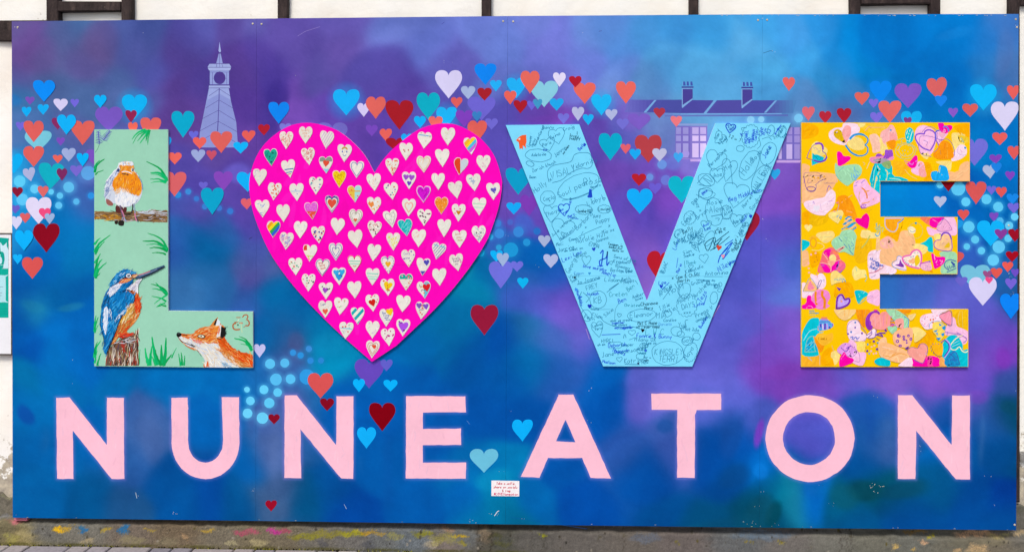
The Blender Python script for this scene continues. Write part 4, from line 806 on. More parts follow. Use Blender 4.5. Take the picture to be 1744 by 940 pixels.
A.strokes(smooth(fr('145,195 180,108 260,50 340,60 370,85 280,110 220,150 170,180', KF)), 45, ['1C88CC', '0C6CB4', '48A8E0', 'B8D8F0', '084C80'], 40, 8, 1.6, r)
for s, cs, n, an in (('140,215 175,190 235,165 242,185 200,240 152,282 132,270', ['E8E8F4', 'C8CCE4', 'FFFFFF', 'B0BCD8'], 36, 50), ('105,380 125,400 122,500 110,600 96,612 84,520 92,430', ['DCE8F8', 'F4F4FC', 'A8C4E4'], 34, 86), ('330,190 362,160 415,122 425,136 395,182 390,262 362,232 285,225', ['F0ECF4', 'D8D4E8', 'C0B8D0', 'FFFFFF', 'E8D8D0'], 40, 60), ('232,160 272,125 335,125 320,145 262,168', ['E88038', 'F0A868', 'E04820', 'F4D0A8'], 30, 20), ('340,95 380,90 385,118 340,118', ['E8A868', 'F4D8B0', 'C87038'], 10, 10)):
    P = smooth(fr(s, KF)); A.fill(P, cs[0]); A.strokes(P, n, cs, an, 8, 1.5, r)
P = smooth(fr('225,215 300,168 345,140 338,172 300,205 258,240 222,240', KF)); A.fill(P, '0A70B8'); A.strokes(P, 18, ['0C80C8', '085898', '2890D0'], 38, 9, 1.6, r)
A.strokes(smooth(fr('180,495 210,460 300,365 310,380 230,470 190,510', KF)), 26, ['E8F0F8', 'FFFFFF', 'B8D4EC'], 58, 5, 1.0, r)
A.strokes(smooth(fr('140,400 155,400 160,470 145,470', KF)), 6, ['E8F0F8', 'C8DCF0'], 80, 8, 1.2, r)
A.fill(fr('362,122 400,92 450,75 520,46 622,8 631,20 600,40 540,72 470,104 412,128', KF), '3C5878')
for s, c, wd in (('370,126 412,128 470,104 560,62 630,20', '241C28', 1.0), ('395,96 450,80 500,60', 'C87888', 1.6), ('400,105 480,80 560,44', '7C90B0', 1.2), ('420,118 520,72 610,26', '20344C', 1.4), ('250,120 300,122 350,126 380,126', '241C20', 1.1), ('270,112 300,82 330,92 345,120', '1C1824', 1.0),
                 ('250,240 300,226 340,250 362,300 345,345', '1C2030', .9), ('60,450 55,540 80,620 90,700', '0A2C54', .8), ('250,450 215,540 160,680 110,795', '2C2018', .9), ('290,110 230,150 150,200', '0A3C68', .7)): A.line(smooth(fr(s, KF), False), c, wd)
A.fill(oval(*fr('308,102', KF)[0], 4.2, 3.6), 'F0ECF0'); A.fill(oval(*fr('308,103', KF)[0], 2.8, 2.4), '6C80A0'); A.dot(*fr('308,103', KF)[0], 1.5, '10101C'); A.dot(*fr('304,99', KF)[0], .7, 'FFFFFF')
A.build('painted_kingfisher', LT)
# fox
A = art(); A.rect = (287, 531.5, 430.2, 625.2)
A.fill(smooth(fr('150,385 178,370 220,385 300,392 390,385 450,330 540,290 650,268 760,200 830,250 880,300 875,440 940,545 1060,645 1190,682 1310,722 1310,912 605,912 575,800 530,715 440,640 380,622 285,570 200,500 160,440', XF)), 'E07A34')
wh = smooth(fr('160,445 215,428 300,462 400,470 500,520 640,540 760,540 810,620 900,740 1010,830 1120,905 612,905 575,790 520,705 440,625 370,590 285,555 205,495', XF)); A.fill(wh, 'E9E4DC')
hd = smooth(fr('220,388 300,395 390,388 450,335 540,292 650,270 740,260 800,300 860,440 800,520 700,530 560,510 450,500 380,470 300,440', XF))
A.strokes(hd, 130, ['F0882C', 'E86020', 'F8A848', 'E04818', 'F8C080', 'D86828', 'F09048', 'F4D8A8'], 22, 9, 1.5, r)
A.strokes(wh, 150, ['FFFFFF', 'E0E8F4', 'F4E4CC', 'D0D8E8', 'F8F0E0', 'E8C8A0', 'C8D4E8', 'F0E8E0'], -48, 10, 1.4, r)
bk = smooth(fr('815,470 880,460 950,560 1060,650 1200,690 1305,730 1305,905 1230,880 1100,780 980,700 880,600 800,520', XF)); A.fill(bk, 'E8591C'); A.strokes(bk, 110, ['F06418', 'E83C14', 'F08C3C', 'D84C10', 'F4A860', 'E8481C', 'C85818'], -38, 12, 1.8, r)
A.strokes(smooth(fr('760,620 860,640 1000,760 1180,870 1060,880 920,770', XF)), 50, ['F0A050', 'F8D0A0', 'E87C30', 'F4E4D0', 'D89850'], -40, 11, 1.3, r)
A.strokes(fr('845,820 900,840 1000,890 860,890', XF), 12, ['A8C8E0', '88B0D0', 'D0E0EC'], -40, 9, 1.4, r); A.strokes(fr('590,820 625,830 630,900 600,900', XF), 8, ['E87838', 'E85828'], 85, 7, 1.4, r)
A.strokes(smooth(fr('380,470 480,490 540,520 500,540 400,500', XF)), 14, ['F07068', 'E88878', 'F0A090'], -30, 7, 1.2, r)
for s, c in (('650,268 700,205 768,130 770,165 722,268', 'D8843C'), ('702,252 742,165 762,150 738,258', '2C2420'), ('735,262 766,160 806,200 800,262', 'E0E8F0'), ('748,445 796,262 826,245 812,425', 'E8E0DC'), ('770,360 800,270 806,330 780,410', 'E08060'), ('806,445 822,270 872,300 895,300 880,360 902,360 880,420 850,440', '1C1C1C')): A.fill(fr(s, XF), c)
for s in ('850,320 920,275', '860,350 915,345', '850,310 890,275', '860,380 910,390', '850,400 890,420'): A.line(fr(s, XF), '1C2018', 1.0, .3)
A.fill(smooth(fr('138,395 165,365 206,380 218,408 182,436 150,432', XF)), '161616'); A.line(fr('160,385 185,380', XF), '6C7078', .8)
A.fill(smooth(fr('458,425 500,395 560,408 582,436 545,458 480,446', XF)), '2C2018'); A.fill(smooth(fr('470,425 505,403 552,416 560,438 520,446', XF)), 'E8E0C8'); A.dot(*fr('515,424', XF)[0], 1.4, '3C3020')
for s, c, wd in (('165,440 230,510 330,548 410,590', '241818', 1.1), ('360,545 430,585', '2C2020', 1.2), ('270,560 330,600 420,640', 'C89060', 1.2), ('230,405 300,412', '3C2C20', 1.2), ('450,630 520,730', '4C4038', .7), ('750,450 800,465 860,440', '4C3020', 1.2)): A.line(smooth(fr(s, XF), False), c, wd)
A.build('painted_fox', LT)
A = art()                                                               # small brown butterfly mark
for s, c, wd in (('1145,140 1170,105 1210,100 1230,130 1210,160', 'B4623C', 2.0), ('1205,165 1235,190 1250,225 1235,262 1190,262', 'B4623C', 2.2), ('1050,225 1005,245 1005,300 1040,325 1110,320', 'B4683C', 2.4), ('1020,215 1080,208', 'A86A40', 1.6), ('1095,222 1150,225', 'D07C60', 2.2), ('1050,140 1115,140', 'B86A44', 1.4), ('1090,165 1070,205', 'E8E4C8', 1.0), ('1120,210 1140,370', 'D8E0A8', .9), ('1050,245 1045,280 1070,300', 'C8D8B0', 1.2), ('1160,290 1190,270', 'A86A40', 1.0), ('1185,190 1210,235', 'A8D0B0', 1.2)): A.line(smooth(fr(s, XF), False), c, wd)
A.dot(*fr('1076,252', XF)[0], 1.4, '3C4438'); A.build('painted_butterfly', LT)
# ---------------------------------------------------------------- the pink heart with children's paper hearts
H1, H2, H3, H4 = (400, 200, 4.272), (630, 200, 4.272), (440, 410, 4.475), (630, 410, 4.475)
HP = smooth(poly('637,293 624.8,270 610.8,252 587,230.4 564,217.6 531,209.8 505,211.2 482,220 458.5,237.5 442,257 430,283 424.3,312 427,343 435,374 452.7,417 471,448.5 500,487 534,524.5 574,564 610,595.5'), False, 3) + poly('633.5,616') + smooth(poly('674.7,588.8 715,551 741.7,525 773,490 802,452.5 826.6,414.5 838.4,387 850,350 854.9,317 853.5,300.7 844,270 829,246.8 808,228 782,214.5 761,210.5 737.7,212.5 712,221.5 686,239.5 665,258 648.7,277 638.5,294'), False, 3)
HT, HY = letter('heart_board', 'huge magenta heart standing for the letter O, covered with small decorated paper hearts', 'heart sign', HP, 'FF04B8', edge='F6D0E4')
A = Art(HY, .00001); A.strokes(HP, 70, ['FF14BE', 'FA04B2', 'FF0CBA'], 70, 44, 9, r, .1, True)
A.line(smooth(poly('473,448.6 520,448 560,450'), False), 'E400A8', .5); A.line(poly('640,450.5 700,451.5 800,452'), 'E400A8', .5); A.build('board_joint', HT)
PH = """1;374,168;w#F4B8A8,40;s#E88878,14|1;515,130;t#E8A080,lovely,one,love|1;668,165;l#C8A0D8,60,6|1;262,292;f#1CA890;w#108878,30;d#20303C,3|1;535,285;w#E8A8A0,44;w#D87878,26|1;663,347;T#8C9488;h#E05038,0,.15,.45;B#88D0E0|1;798,262;a#E06838;e#3C4CB0;m#5878B0|1;393,375;b#3C70B8,-.05;b#3C70B8,-.4;b#D88878,-.62|1;887,380;o#5060C0,.82|1;180,438;s#D8C8E0,6|1;287,540;S#E86848,16|1;450,545;b#B0C8DC,.1;d#90A8D0,2|1;590,498;d#40A8A8,5;d#D06080,4;d#6070C8,4|1;760,450;f#F2CC18;w#C8A010,34|1;872,557;L#E8C048;R#A8D8D8;d#E06040,3;b#E0A040,.3|1;200,665;s#8C9CD8,6|1;352,698;|1;558,680;f#E060D0;P#E85038;w#F090E0,14|1;706,632;k#2C3C98;h#E0503C,0,.05,.62|1;878,733;o#9C9080,.85;o#B0A898,.6;h#E06040,0,-.25,.25|1;280,815;V#F0A020,#F4D820,#30A850,#3060D0,#E03828|1;477,818;s#D8E0E0,4|1;608,855;w#F0B0A0,18;d#D84038,8;d#3038A0,9|1;747,795;|1;880,885;|1;375,900;w#F080B0,30;w#9098D8,30
2;397,168;b#70A8D8,.55;s#D0C8B0,5|2;568,140;s#E0DCC0,7|2;733,210;V#F0B030,#F8D020,#50C0E0,#D060D8,#F0E8F4|2;263,250;e#C83840;d#A04848,1|2;527,297;s#E0E0D8,5|2;163,362;w#F0B080,20;S#E86850,12|2;392,342;o#E8A888,.8;w#F4D0B0,16|2;658,358;L#E04424;R#C8D0D8|2;827,340;d#E8B8C8,6;s#E8D0D0,4|2;285,460;h#A050C8,-.45,.35,.4;h#A050C8,.35,.3,.42;h#7040C0,0,-.35,.32|2;30,473;s#F0C8B0,5|2;157,538;d#40A8A0,4;d#E07050,4;d#8C50B0,4|2;497,468;s#E4E0D0,3|2;625,530;s#D8D4C8,4|2;756,475;t#4C88C8,ma,ddy,11|2;897,540;h#6858B8,.1,.1,.42;d#B8A8D8,3|2;390,560;f#D818D0;w#B810B0,30;o#E8A0E8,.9|2;520,643;f#F09030;w#D87020,24;S#F8B868,8|2;283,656;o#F09888,.58;o#F4B0A0,.5|2;795,650;b#B8E0C0,.3;b#C0E0D0,-.1|2;30,643;S#F0A040,9;h#E88840,-.4,.1,.4|2;152,740;o#B0B0B0,.7;w#C8C4C0,18|2;395,730;d#983878,6;d#484050,4;S#604858,4|2;645,695;h#C87820,0,.0,.3;d#E04838,3;e#D870A0|2;260,803;f#16B4B4;w#70D8D8,44|2;540,807;|2;30,815;w#D87878,24;S#503838,6|2;793,850;w#90A8C0,24;e#404048;m#D080A0|2;355,880;w#F0C8B0,14|2;652,885;t#D08068,love,you,mum|2;170,905;S#E0D838,10;w#E8E070,20
3;393,95;L#F0E4D0;H#E04030;d#F0A020,2;b#C8E070,-.35|3;590,85;o#5060B8,.85;o#4454B0,.5|3;283,197;d#40B088,5;d#E06848,2;d#A8D870,2|3;489,205;o#3848A8,.9;t#D84838,one,love,luck|3;733,177;o#D83828,.95;b#80D0B0,.3;b#90D8B8,0;m#C04838|3;615,272;h#38A8E0,-.4,.4,.42;h#38A8E0,.45,.45,.42;h#2C98D8,0,-.1,.5;d#3050B0,3|3;382,320;S#E08060,6;d#404858,4;d#40A878,2|3;515,383;h#A048C0,-.1,.05,.4;d#50505C,3|3;733,375;s#D8D8E8,4|3;510,522;t#2848A0,Len;h#E86048,0,-.3,.4|3;628,500;d#E0A088,3;d#A8D8A8,3|3;757,573;V#20B0B0,#F0E8D8,#20A8B0,#F0E8D8,#28A8B0|3;668,685;b#88C8D8,.25;d#E05048,3;s#B0D8D0,4
4;30,92;s#E0DCD0,3|4;293,135;t#8058B8,Cozy,one;d#8058B8,4;b#E0A030,-.8|4;520,80;l#4C74C0,50,6;b#70B8D8,.6|4;138,185;D#2C50B0;h#E8A828,0,.05,.4|4;405,200;h#5048B0,.45,.5,.4;B#5050B0|4;662,167;t#705888,lovely,heart,xo;d#F080C0,3|4;20,275;b#88D8C0,.35;b#A0E0C8,.0;b#90D8C0,-.25|4;275,315;T#18A898;S#E07058,6;d#F0A0B0,4|4;530,277;w#D0D8C0,8|4;135,355;h#F0C418,0,.1,.62;g#5C6838;d#E05040,4|4;413,375;R#60C0D8;h#D82028,.4,.2,.55;t#405868,hi,you;S#E08838,4|4;20,475;h#D02018,0,0,.5;d#E07060,5|4;253,480;|4;125,588;t#2848A8,The,Sister,and,love;h#F4C820,.5,.65,.5|4;397,533;h#8050C0,-.5,.5,.4;h#8050C0,.5,.5,.4;t#806080,love,you;d#E05048,4|4;20,678;s#E0C0E0,4|4;253,663;h#B050E0,0,.05,.72;d#404040,3|4;140,735;w#F4E0EC,6;d#C02888,12|4;20,828;o#C87058,.75;o#D08068,.5;h#E05038,.2,.3,.3"""
NOTES = {'V': 'striped', 'f': 'coloured in solid', 't': 'with handwriting', 'k': 'with a spiky blue border', 'D': 'with a dotted blue border'}
rq = random.Random(77)
def paper_heart(F, cx, cy, design):
    x, y = F[0] + cx / F[2], F[1] + cy / F[2]; hw, hh = 11.9, 14.8; rot = rq.gauss(0, 5)
    P = heart(x, y, hw * 2 * rq.uniform(.95, 1.03), hh * 2 * rq.uniform(.96, 1.03), rot, rq)
    lab = None
    for k, v in NOTES.items():
        if any(d.startswith(k) for d in design.split(';')): lab = 'small paper heart ' + v
    yb = HY - .0003; yf = HY - .0022
    o = cutout('paper_heart', P, yb, yf, rq.choice(['EAE3D7', 'E8E2D8', 'ECE5DA', 'E6DED2']), HT, edge='E8DCD0', mat=PAPER, label=lab)
    A = Art(yf, .00003); c, s = math.cos(math.radians(rot)), math.sin(math.radians(rot))
    def uv(u, v): return (x + u * hw * c - -v * hh * s * 1.0, y + u * hw * s + -v * hh * c)
    def sc(k): return [(x + (a - x) * k, y + (b - y) * k) for a, b in P]
    inner = sc(.93)
    def rnd():
        while True:
            q = uv(rq.uniform(-1, 1), rq.uniform(-1, 1))
            if inside(q, sc(.82)): return q
    def half(rect): A.fill([q for q in clip(inner, rect)], col)
    def chord(p, q, wd, col):
        pts = [(p[0] + (q[0] - p[0]) * k / 24, p[1] + (q[1] - p[1]) * k / 24) for k in range(25)]; run = []
        for z in pts + [(1e6, 1e6)]:
            if inside(z, inner): run.append(z)
            else:
                if len(run) > 1: A.line([(a + rq.uniform(-.15, .15), b + rq.uniform(-.15, .15)) for a, b in run], col, wd)
                run = []
    A.strokes(inner, 7, ['DED6CA', 'F2ECE4', 'E2DCD4'], rq.uniform(20, 80), 7, 1.6, rq, .1, True)
    for d in design.split(';'):
        if not d: continue
        k = d[0]; ar = d[1:].split(','); col = ar[0]
        if k == 'f': A.fill(sc(.94), col)
        elif k == 'w':
            A.strokes(inner, int(ar[1]), [col], rq.choice([40, 60, -50]), 4.5, 1.0, rq, .3, True)
        elif k == 's':
            for _ in range(int(ar[1])): q = rnd(); A.line(smooth([q, (q[0] + rq.uniform(-3, 3), q[1] + rq.uniform(-3, 3)), (q[0] + rq.uniform(-4, 4), q[1] + rq.uniform(-4, 4))], False), col, .95)
        elif k == 'S':
            for _ in range(int(ar[1])): q = rnd(); A.fill(oval(*q, rq.uniform(.9, 1.9), rq.uniform(.8, 1.6), rq.uniform(0, 90), 7, rq, .25), col)
        elif k == 'd':
            for _ in range(int(ar[1])): q = rnd(); A.fill(oval(*q, rq.uniform(1.0, 1.6), n=7, r=rq, wob=.15), col)
        elif k == 'o': Q = sc(float(ar[1])); A.line(Q + [Q[0]], col, .9)
        elif k == 'h': q = uv(float(ar[1]), float(ar[2])); z = float(ar[3]); A.fill(heart(*q, hw * 2 * z, hh * 1.7 * z, rq.gauss(0, 8), rq, 4), col)
        elif k == 'l':
            n = int(ar[2]); a = math.radians(float(ar[1]))
            for i in range(n):
                u = (i + .5) / n * 2 - 1; p = uv(u * .95, -u * .2); dx, dy = math.cos(a) * 16, -math.sin(a) * 16; chord((p[0] - dx, p[1] - dy), (p[0] + dx, p[1] + dy), .9, col)
        elif k == 'b': v = float(ar[1]); chord(uv(-1.1, v + .05), uv(1.1, v - .03), 1.7, col)
        elif k == 't':
            wd_ = ar[1:]; n = len(wd_)
            for i, t_ in enumerate(wd_):
                q = uv(-.62 + .18 * i, .42 - .95 * i / max(2, n)); write(A, t_, q[0], q[1], 4.4 if n < 4 else 3.6, rq.uniform(0, 10), col, .6, None, .9)
        elif k == 'e':
            for u in (-.32, .32): A.fill(oval(*uv(u, .18), 1.0, 1.7, n=8), col)
        elif k == 'm': A.line(smooth([uv(-.25, -.18), uv(0, -.28), uv(.25, -.18)], False), col, 1.0)
        elif k == 'a':
            for j, cc in enumerate(('E06838', 'E8A030', '60A860')): A.line([uv((.4 - .06 * j) * math.cos(t), .42 + (.3 - .07 * j) * math.sin(t)) for t in [math.pi * i / 8 for i in range(9)]], cc, .9)
        elif k in 'LRTBPH':
            b = bbox(inner); R = {'L': (b[0], b[1], x, b[3]), 'R': (x, b[1], b[2], b[3]), 'T': (b[0], b[1], b[2], b[1] + 8), 'B': (b[0], b[3] - 7, b[2], b[3]), 'P': (b[0], y + 1, b[2], b[3]), 'H': (b[0], b[1], x - 5, b[1] + 9)}[k]; half(R)
        elif k == 'k':
            for i in range(0, len(P), 1): a, b = sc(.97)[i], sc(.74)[i]; A.line([a, b], col, .9)
        elif k == 'D':
            Q = sc(.86)
            for i in range(0, len(Q), 2): A.dot(*Q[i], .9, col, 6)
        elif k == 'g': A.line([uv(0, .0), uv(.0, -.55)], col, 1.0)
        elif k == 'V':
            for i, cc in enumerate(ar):                             # diagonal bands
                a = math.radians(48); nx_, ny_ = math.sin(a), math.cos(a); lo, hi = -12 + 24 * i / len(ar), -12 + 24 * (i + 1) / len(ar)
                poly_ = inner
                for sg, lim in ((1, lo), (-1, -hi)):
                    Q = []
                    for m in range(len(poly_)):
                        p0, p1 = poly_[m - 1], poly_[m]; f0 = sg * ((p0[0] - x) * nx_ + -(p0[1] - y) * ny_ * -1) - lim; f1 = sg * ((p1[0] - x) * nx_ + -(p1[1] - y) * ny_ * -1) - lim
                        if (f0 >= 0) != (f1 >= 0): t = f0 / (f0 - f1); Q.append((p0[0] + (p1[0] - p0[0]) * t, p0[1] + (p1[1] - p0[1]) * t))
                        if f1 >= 0: Q.append(p1)
                    poly_ = Q
                    if not poly_: break
                if len(poly_) > 2: A.fill(poly_, cc)
    A.build('drawing', o, PAPER)
for q in PH.replace('\n', '|').split('|'):
    f, c, d = q.split(';', 2); cx, cy = map(float, c.split(','))
    paper_heart((H1, H2, H3, H4)[int(f) - 1], cx, cy, d)
# ---------------------------------------------------------------- V : signatures in marker pen
VP = poly('861.3,213.4 986.6,212 1102,512.6 1218.4,210 1346.5,210 1179,624 1027.2,623.6')
VT, VY = letter('letter_board', 'light blue cut-out letter V covered in handwritten names and marker scribbles', 'letter sign', VP, '80DCFF', edge='C8ECFA')
F5, F6, F7 = (840, 200, 4.273), (1080, 200, 4.271), (900, 400, 4.086)
rv = random.Random(31); DK, BL, TE, GN = '0072A2', '1450D8', '0084A8', '005474'
VL = Layers()
def sig(F, s, x, y, h, ang=0, col=DK, w=.95):
    A = Art(VY, .00002, VL); write(A, s, F[0] + x / F[2], F[1] + y / F[2], h / F[2] * .92, ang, col, w * .88, rv); A.build('signature', VT, INK)
TXT = {5: """Danny|358|88|28|4;Craig|512|104|30|18;Yuina|415,165|30|28;..|420|195|16|20;Paris|362,215|24|22;Kez|365|245|16|5|B;Luca+M|262|215|20|72;Daisy|288|215|22|68;Hannah+Carter|308|212|20|66;loves|555|140|24|-8|K;happy|556|165|26|2|K;I|606|130|26|10|K;Adelaide|280|285|24|4;> |246|290|18|0;Zarish khush|288|402|26|22;Jenny|455|292|32|42;xo alex|512|272|20|56|K;Bella|630|245|26|48|B;Dean|264|444|20|2;VISALI|422|452|56|17;Vidarnity|575|382|38|18;Holly x|305|556|44|38;Soul pearl|478|590|48|26;Rose|665|500|56|14;Carla|366|610|30|12;x|405|612|22|0;Nevers.|712|520|20|18;Libby!|690|645|38|24;Isabella|612|690|24|-2|K;Louisa|768|678|24|4|K;Zhaiya|388|724|32|24;lex|482|690|24|28|B;tom|512|705|22|30|B;Amy|728|735|32|10;Poppy|752|780|34|20;x|838|798|30|10;Barbara|612|822|38|46;x|668|808|26|10;Julie|432|868|26|38;veronica|492|810|26|38;Hamilton!|490|898|26|38;Natalie Hill|605|918|36|14;Mia xx|795|850|28|16;Joanna|748|912|26|18;Mary|548|735|22|30|B;jo|575|720|30|-40;kel|560|640|26|70|B;a|560,605|30|40""",
       7: """Mali|195|78|24|8;Jarring|208|120|28|14;am sweet xx|250|120|20|10;Emma x J|285|45|24|12;EMMA|420|72|30|-18;Teagan is|552|70|20|-8|K;beautiful|560|90|18|-8|K;Holly xx|585|115|18|-4|K;Lexi Lou|240|190|32|26|B;Siena|340|162|26|26;Georgia|282|268|36|62;love murphy|378|225|26|-10|B;Amelie|508|270|32|-14|B;Sons of the|592|158|24|-12;Kingdom|590|192|24|-6;Romany|605|225|28|-10;Bailey Bee|570|255|28|-2;to you|640|262|22|0;Eamon|318|278|22|4|P;Vicky|285|310|28|20;Sam|300|335|26|30;Jo Joanne|340|345|30|14;FREY|405|388|34|18;Joseph|402|420|24|2|B;KB|455|478|48|6;Lila|528|322|32|-4;Gang|590|325|26|0|T;Beth|650|322|26|8;Happy|665|340|24|14;Creten|562|430|34|4|T;Ben|630|478|32|24|B;Amber|728|445|28|20;loves|745|460|20|20;Ben 1|695|395|32|38|T;Christine|668|498|22|0|T;Chanmoe|782|495|28|6|K;Mars|808|520|24|2|K;Eleanor|708|578|40|6;MIA|888|580|44|0;Tillie|915|528|30|26;Candice|940|605|22|4;what we create|570|605|18|3;together|580|620|18|3|B;will always|585|635|18|3;mattered|600|655|22|4|B;together|640|655|18|3|B;Mel C Hope|760|625|24|2|K;all i ever need|748|648|20|0|K;L W C|815|695|46|0|T;Fonnie & Bunny|752|712|30|-2|B;Milano OX|738|738|30|-2;Fern|388|578|30|-14;Ellen|438|570|30|-10;Silvia|535|572|26|40;Leona|448|645|22|16;Vera|462|665|22|10;HYRCI|508|752|28|4;oh em|482|772|18|6;Deborah|555|782|30|4|B;Cooper|645|775|24|2;Thanks|580|808|26|-18|B;Duncan|600|825|28|8|B;Jane Jackson MP|512|852|36|10;Madison|515|888|22|-8|B;Katriona|668|892|34|4;for u|800|858|18|0;nan|805|878|18|0|K;KINGSLEY|878|832|42|0;TERRI|905|880|46|-2;Maya|1105|868|38|60;Gala|1075|750|36|10;Prega V|1168|578|32|28;amazing|1168|608|26|22;Antonina|1230|284|34|4;Niley|1328|260|42|34|B;Sian|1080|140|28|20;Sophie|1082|158|22|12;x Cam & Chico|998|308|26|6|K;Berlin|1040|330|26|4|K;ISAAC|948|272|30|74;Lucy|1025|105|30|70|B;Maria|1045|268|24|70|B;Kian|1095|270|26|22;Mustafa|1120|262|24|20;Kev|1155|278|22|10;Thank|1095|205|24|4|T;Molly|985|420|50|36;Archie|918|428|32|40;Lee|908|348|30|8|B;HAPPY|1045|480|38|18;DAYS|1070|520|38|14;xxx|1080|550|28|4;Archie|1165|440|34|48;Tess|1200|470|34|60|B;Lydia|1155|500|24|14|B;cara ev|1170|318|14|0;summer day|1215|322|14|0;Nicole|1235|345|22|-10;XOX|1290|375|26|12;Grace|1135|352|28|14;Isla|912|405|28|38;Tia|990|545|30|40;Yui|1045|640|30|8;zoe|1060|660|24|30;Matilda|1080|662|28|-6;Daniela|905|632|24|2|P;Lee xo|820|760|20|0;Alex|790|770|22|0;Ruby|760|805|22|0;Jake|770|830|20|0|T;Max|790|900|26|8;Buddies|1200|650|22|58|B;Keira|1225|600|22|60;Mo|915|270|26|0;Elle|938|545|20|20;Sasha|430|520|20|-4;Bobby|350|430|22|-78|B;Nadia|330|390|22|-72|B;Ian|1390|215|30|30;Manic|1428|120|26|62|K;Harper|1455|110|24|68|K;shaw|1395|215|26|34|B;Lauren|1135|60|34|52;Rich|1175|110|50|62;ALORA|1070|62|40|24""",
       6: """Sam|600|165|26|62;& Mat|625|198|22|64;Fred|650|195|22|62;1 2 u ?|683|145|26|-22|K;MICHAEL|822|192|24|86|B;AND|845|190|22|86|B;HANNAH|868|180|24|80|B;Carter|888|170|22|80|B;Lee|925|135|34|76|B;Nix|950|130|32|72|B;SJ|985|125|30|70|B;ily|1020|165|28|50;Ava|1052|145|26|60;Amy|1075|115|30|68;Persephone|552|365|28|46;Mia|665|390|38|34;Ace|580|440|36|14;Hala|805|425|62|56;Rose|868|328|40|50;Jane|955|300|40|62|B;ella|975|270|28|66;HALLE|895|550|52|66;ROSE|955|435|38|62;Gray x|432|600|28|-62;Rox|440|640|30|60;Meg Middleton|688|615|34|18|B;+|750|628|22|0;Rosie|535|640|40|10;Alen|548|695|48|10;Tilly|655|690|28|30;Alice|662|718|28|34;Jo|715|778|34|18;Tess|735|785|34|40;Bryan|460|745|34|38;Ava|505|800|26|28|B;Leo|515|825|26|20|B;ALORA|350|915|44|28;Emily|310|880|32|52;Emmi|370|790|36|60;Carly|400|770|30|62;Kelly|360|850|32|30|K;Harriet Grace|800|660|28|54;Sandra|860|680|34|56;Noah|790|770|28|55|B;Isla Mae|785|865|24|72;Tom|775|855|22|70;Ruth|450|948|46|58;Kim|590|850|34|10|K;Ste|610|840|36|20|K;Zuri|735|935|32|70|K;Bea|300|930|28|40;gem|495|562|26|30|B;evie|1030|128|24|60|B;Tam|1095|160|24|64"""}
for f, FR_ in ((5, F5), (7, F7), (6, F6)):
    for q in TXT[f].split(';'):
        p = q.replace(',', '|').split('|'); c = {'K': GN, 'B': BL, 'T': TE, 'P': '4C9CE0'}.get(p[5] if len(p) > 5 else '', DK)
        sig(FR_, p[0], float(p[1]), float(p[2]), float(p[3]), float(p[4]), c, 1.15 if c == BL else (1.05 if c == GN else .9))
A = Art(VY, .00002, VL)
def ol(F, P, c=DK, w=.8): A.line([(F[0] + x / F[2] + rv.uniform(-.3, .3), F[1] + y / F[2] + rv.uniform(-.3, .3)) for x, y in P + [P[0]]], c, w)
for F, sh in ((F5, ['h 465 140 120 115 -12', 'h 398 200 110 95 -16', 'o 328 278 96 46 4', 'o 620 500 158 80 -24', 'o 398 588 55 52 -8', 'h 425 705 120 120 4', 'H 516 675 80 88 -6', 'h 505 822 172 155 12', 'b 660 672 58 32 4', 'b 808 668 46 28 0', 'o 268 338 30 18 20', 'h 505 850 26 26 12', 'h 806 596 20 20 0', 'h 708 682 22 22 0', 'h 836 684 24 24 0']),
              (F7, ['h 402 182 62 70 4', 'o 485 450 58 62 0', 'h 575 196 26 24 -8', 'o 788 560 98 44 -4', 'h 482 660 82 112 -10', 'h 970 552 52 48 14', 'h 720 682 52 38 0', 'h 634 868 40 34 -6', 'o 970 822 112 84 0', 'b 1128 815 42 64 16', 'b 1105 738 36 28 0', 'o 1170 706 26 26 0', 'h 1222 168 64 62 -8', 'b 1102 490 66 74 10', 'o 1088 388 38 56 18', 'b 1290 438 24 40 10', 'o 1060 690 26 20 0', 'o 805 770 30 18 0', 'o 788 805 36 18 0', 'o 780 845 30 22 0', 'h 1130 225 34 30 0', 'h 1250 340 26 26 0', 'o 1305 355 12 14 0', 'o 1335 345 12 14 0', 'o 1330 385 14 12 0', 'h 632 560 30 26 10', 'o 405 560 34 42 -30', 'h 700 190 20 18 0', 'b 1030 670 36 30 10']),
              (F6, ['h 618 155 88 92 40', 'h 590 320 150 150 18', 'h 685 390 112 165 14', 'h 605 425 108 105 2', 'o 838 348 60 116 26', 'b 848 138 60 78 8', 'b 995 98 24 38 10', 'b 1078 105 24 40 16', 'o 772 228 28 22 0', 'h 738 572 188 180 10', 'o 582 686 62 104 -8', 'b 672 690 38 46 -10', 'h 742 752 100 92 8', 'h 525 788 78 72 0', 'b 405 730 40 46 20', 'b 335 850 38 34 10', 'o 798 815 26 56 24', 'b 820 745 34 44 24', 'o 975 265 54 86 20', 'o 925 450 60 108 26', 'b 520 550 46 36 -6', 'o 545 880 30 60 30', 'o 525 455 62 44 20'])):
    for q in sh:
        k, *v = q.split(); a, b, c, d, e = map(float, v)
        if k in 'hH': P = heart(a, b, c, d, e, rv)
        elif k == 'o': P = oval(a, b, c, d, e, 24, rv, .03)
        else: P = oval(a, b, c, d, e, 48, None, 0, 16, .12)
        ol(F, P, BL if k == 'H' else DK, 1.5 if k == 'H' else .75)
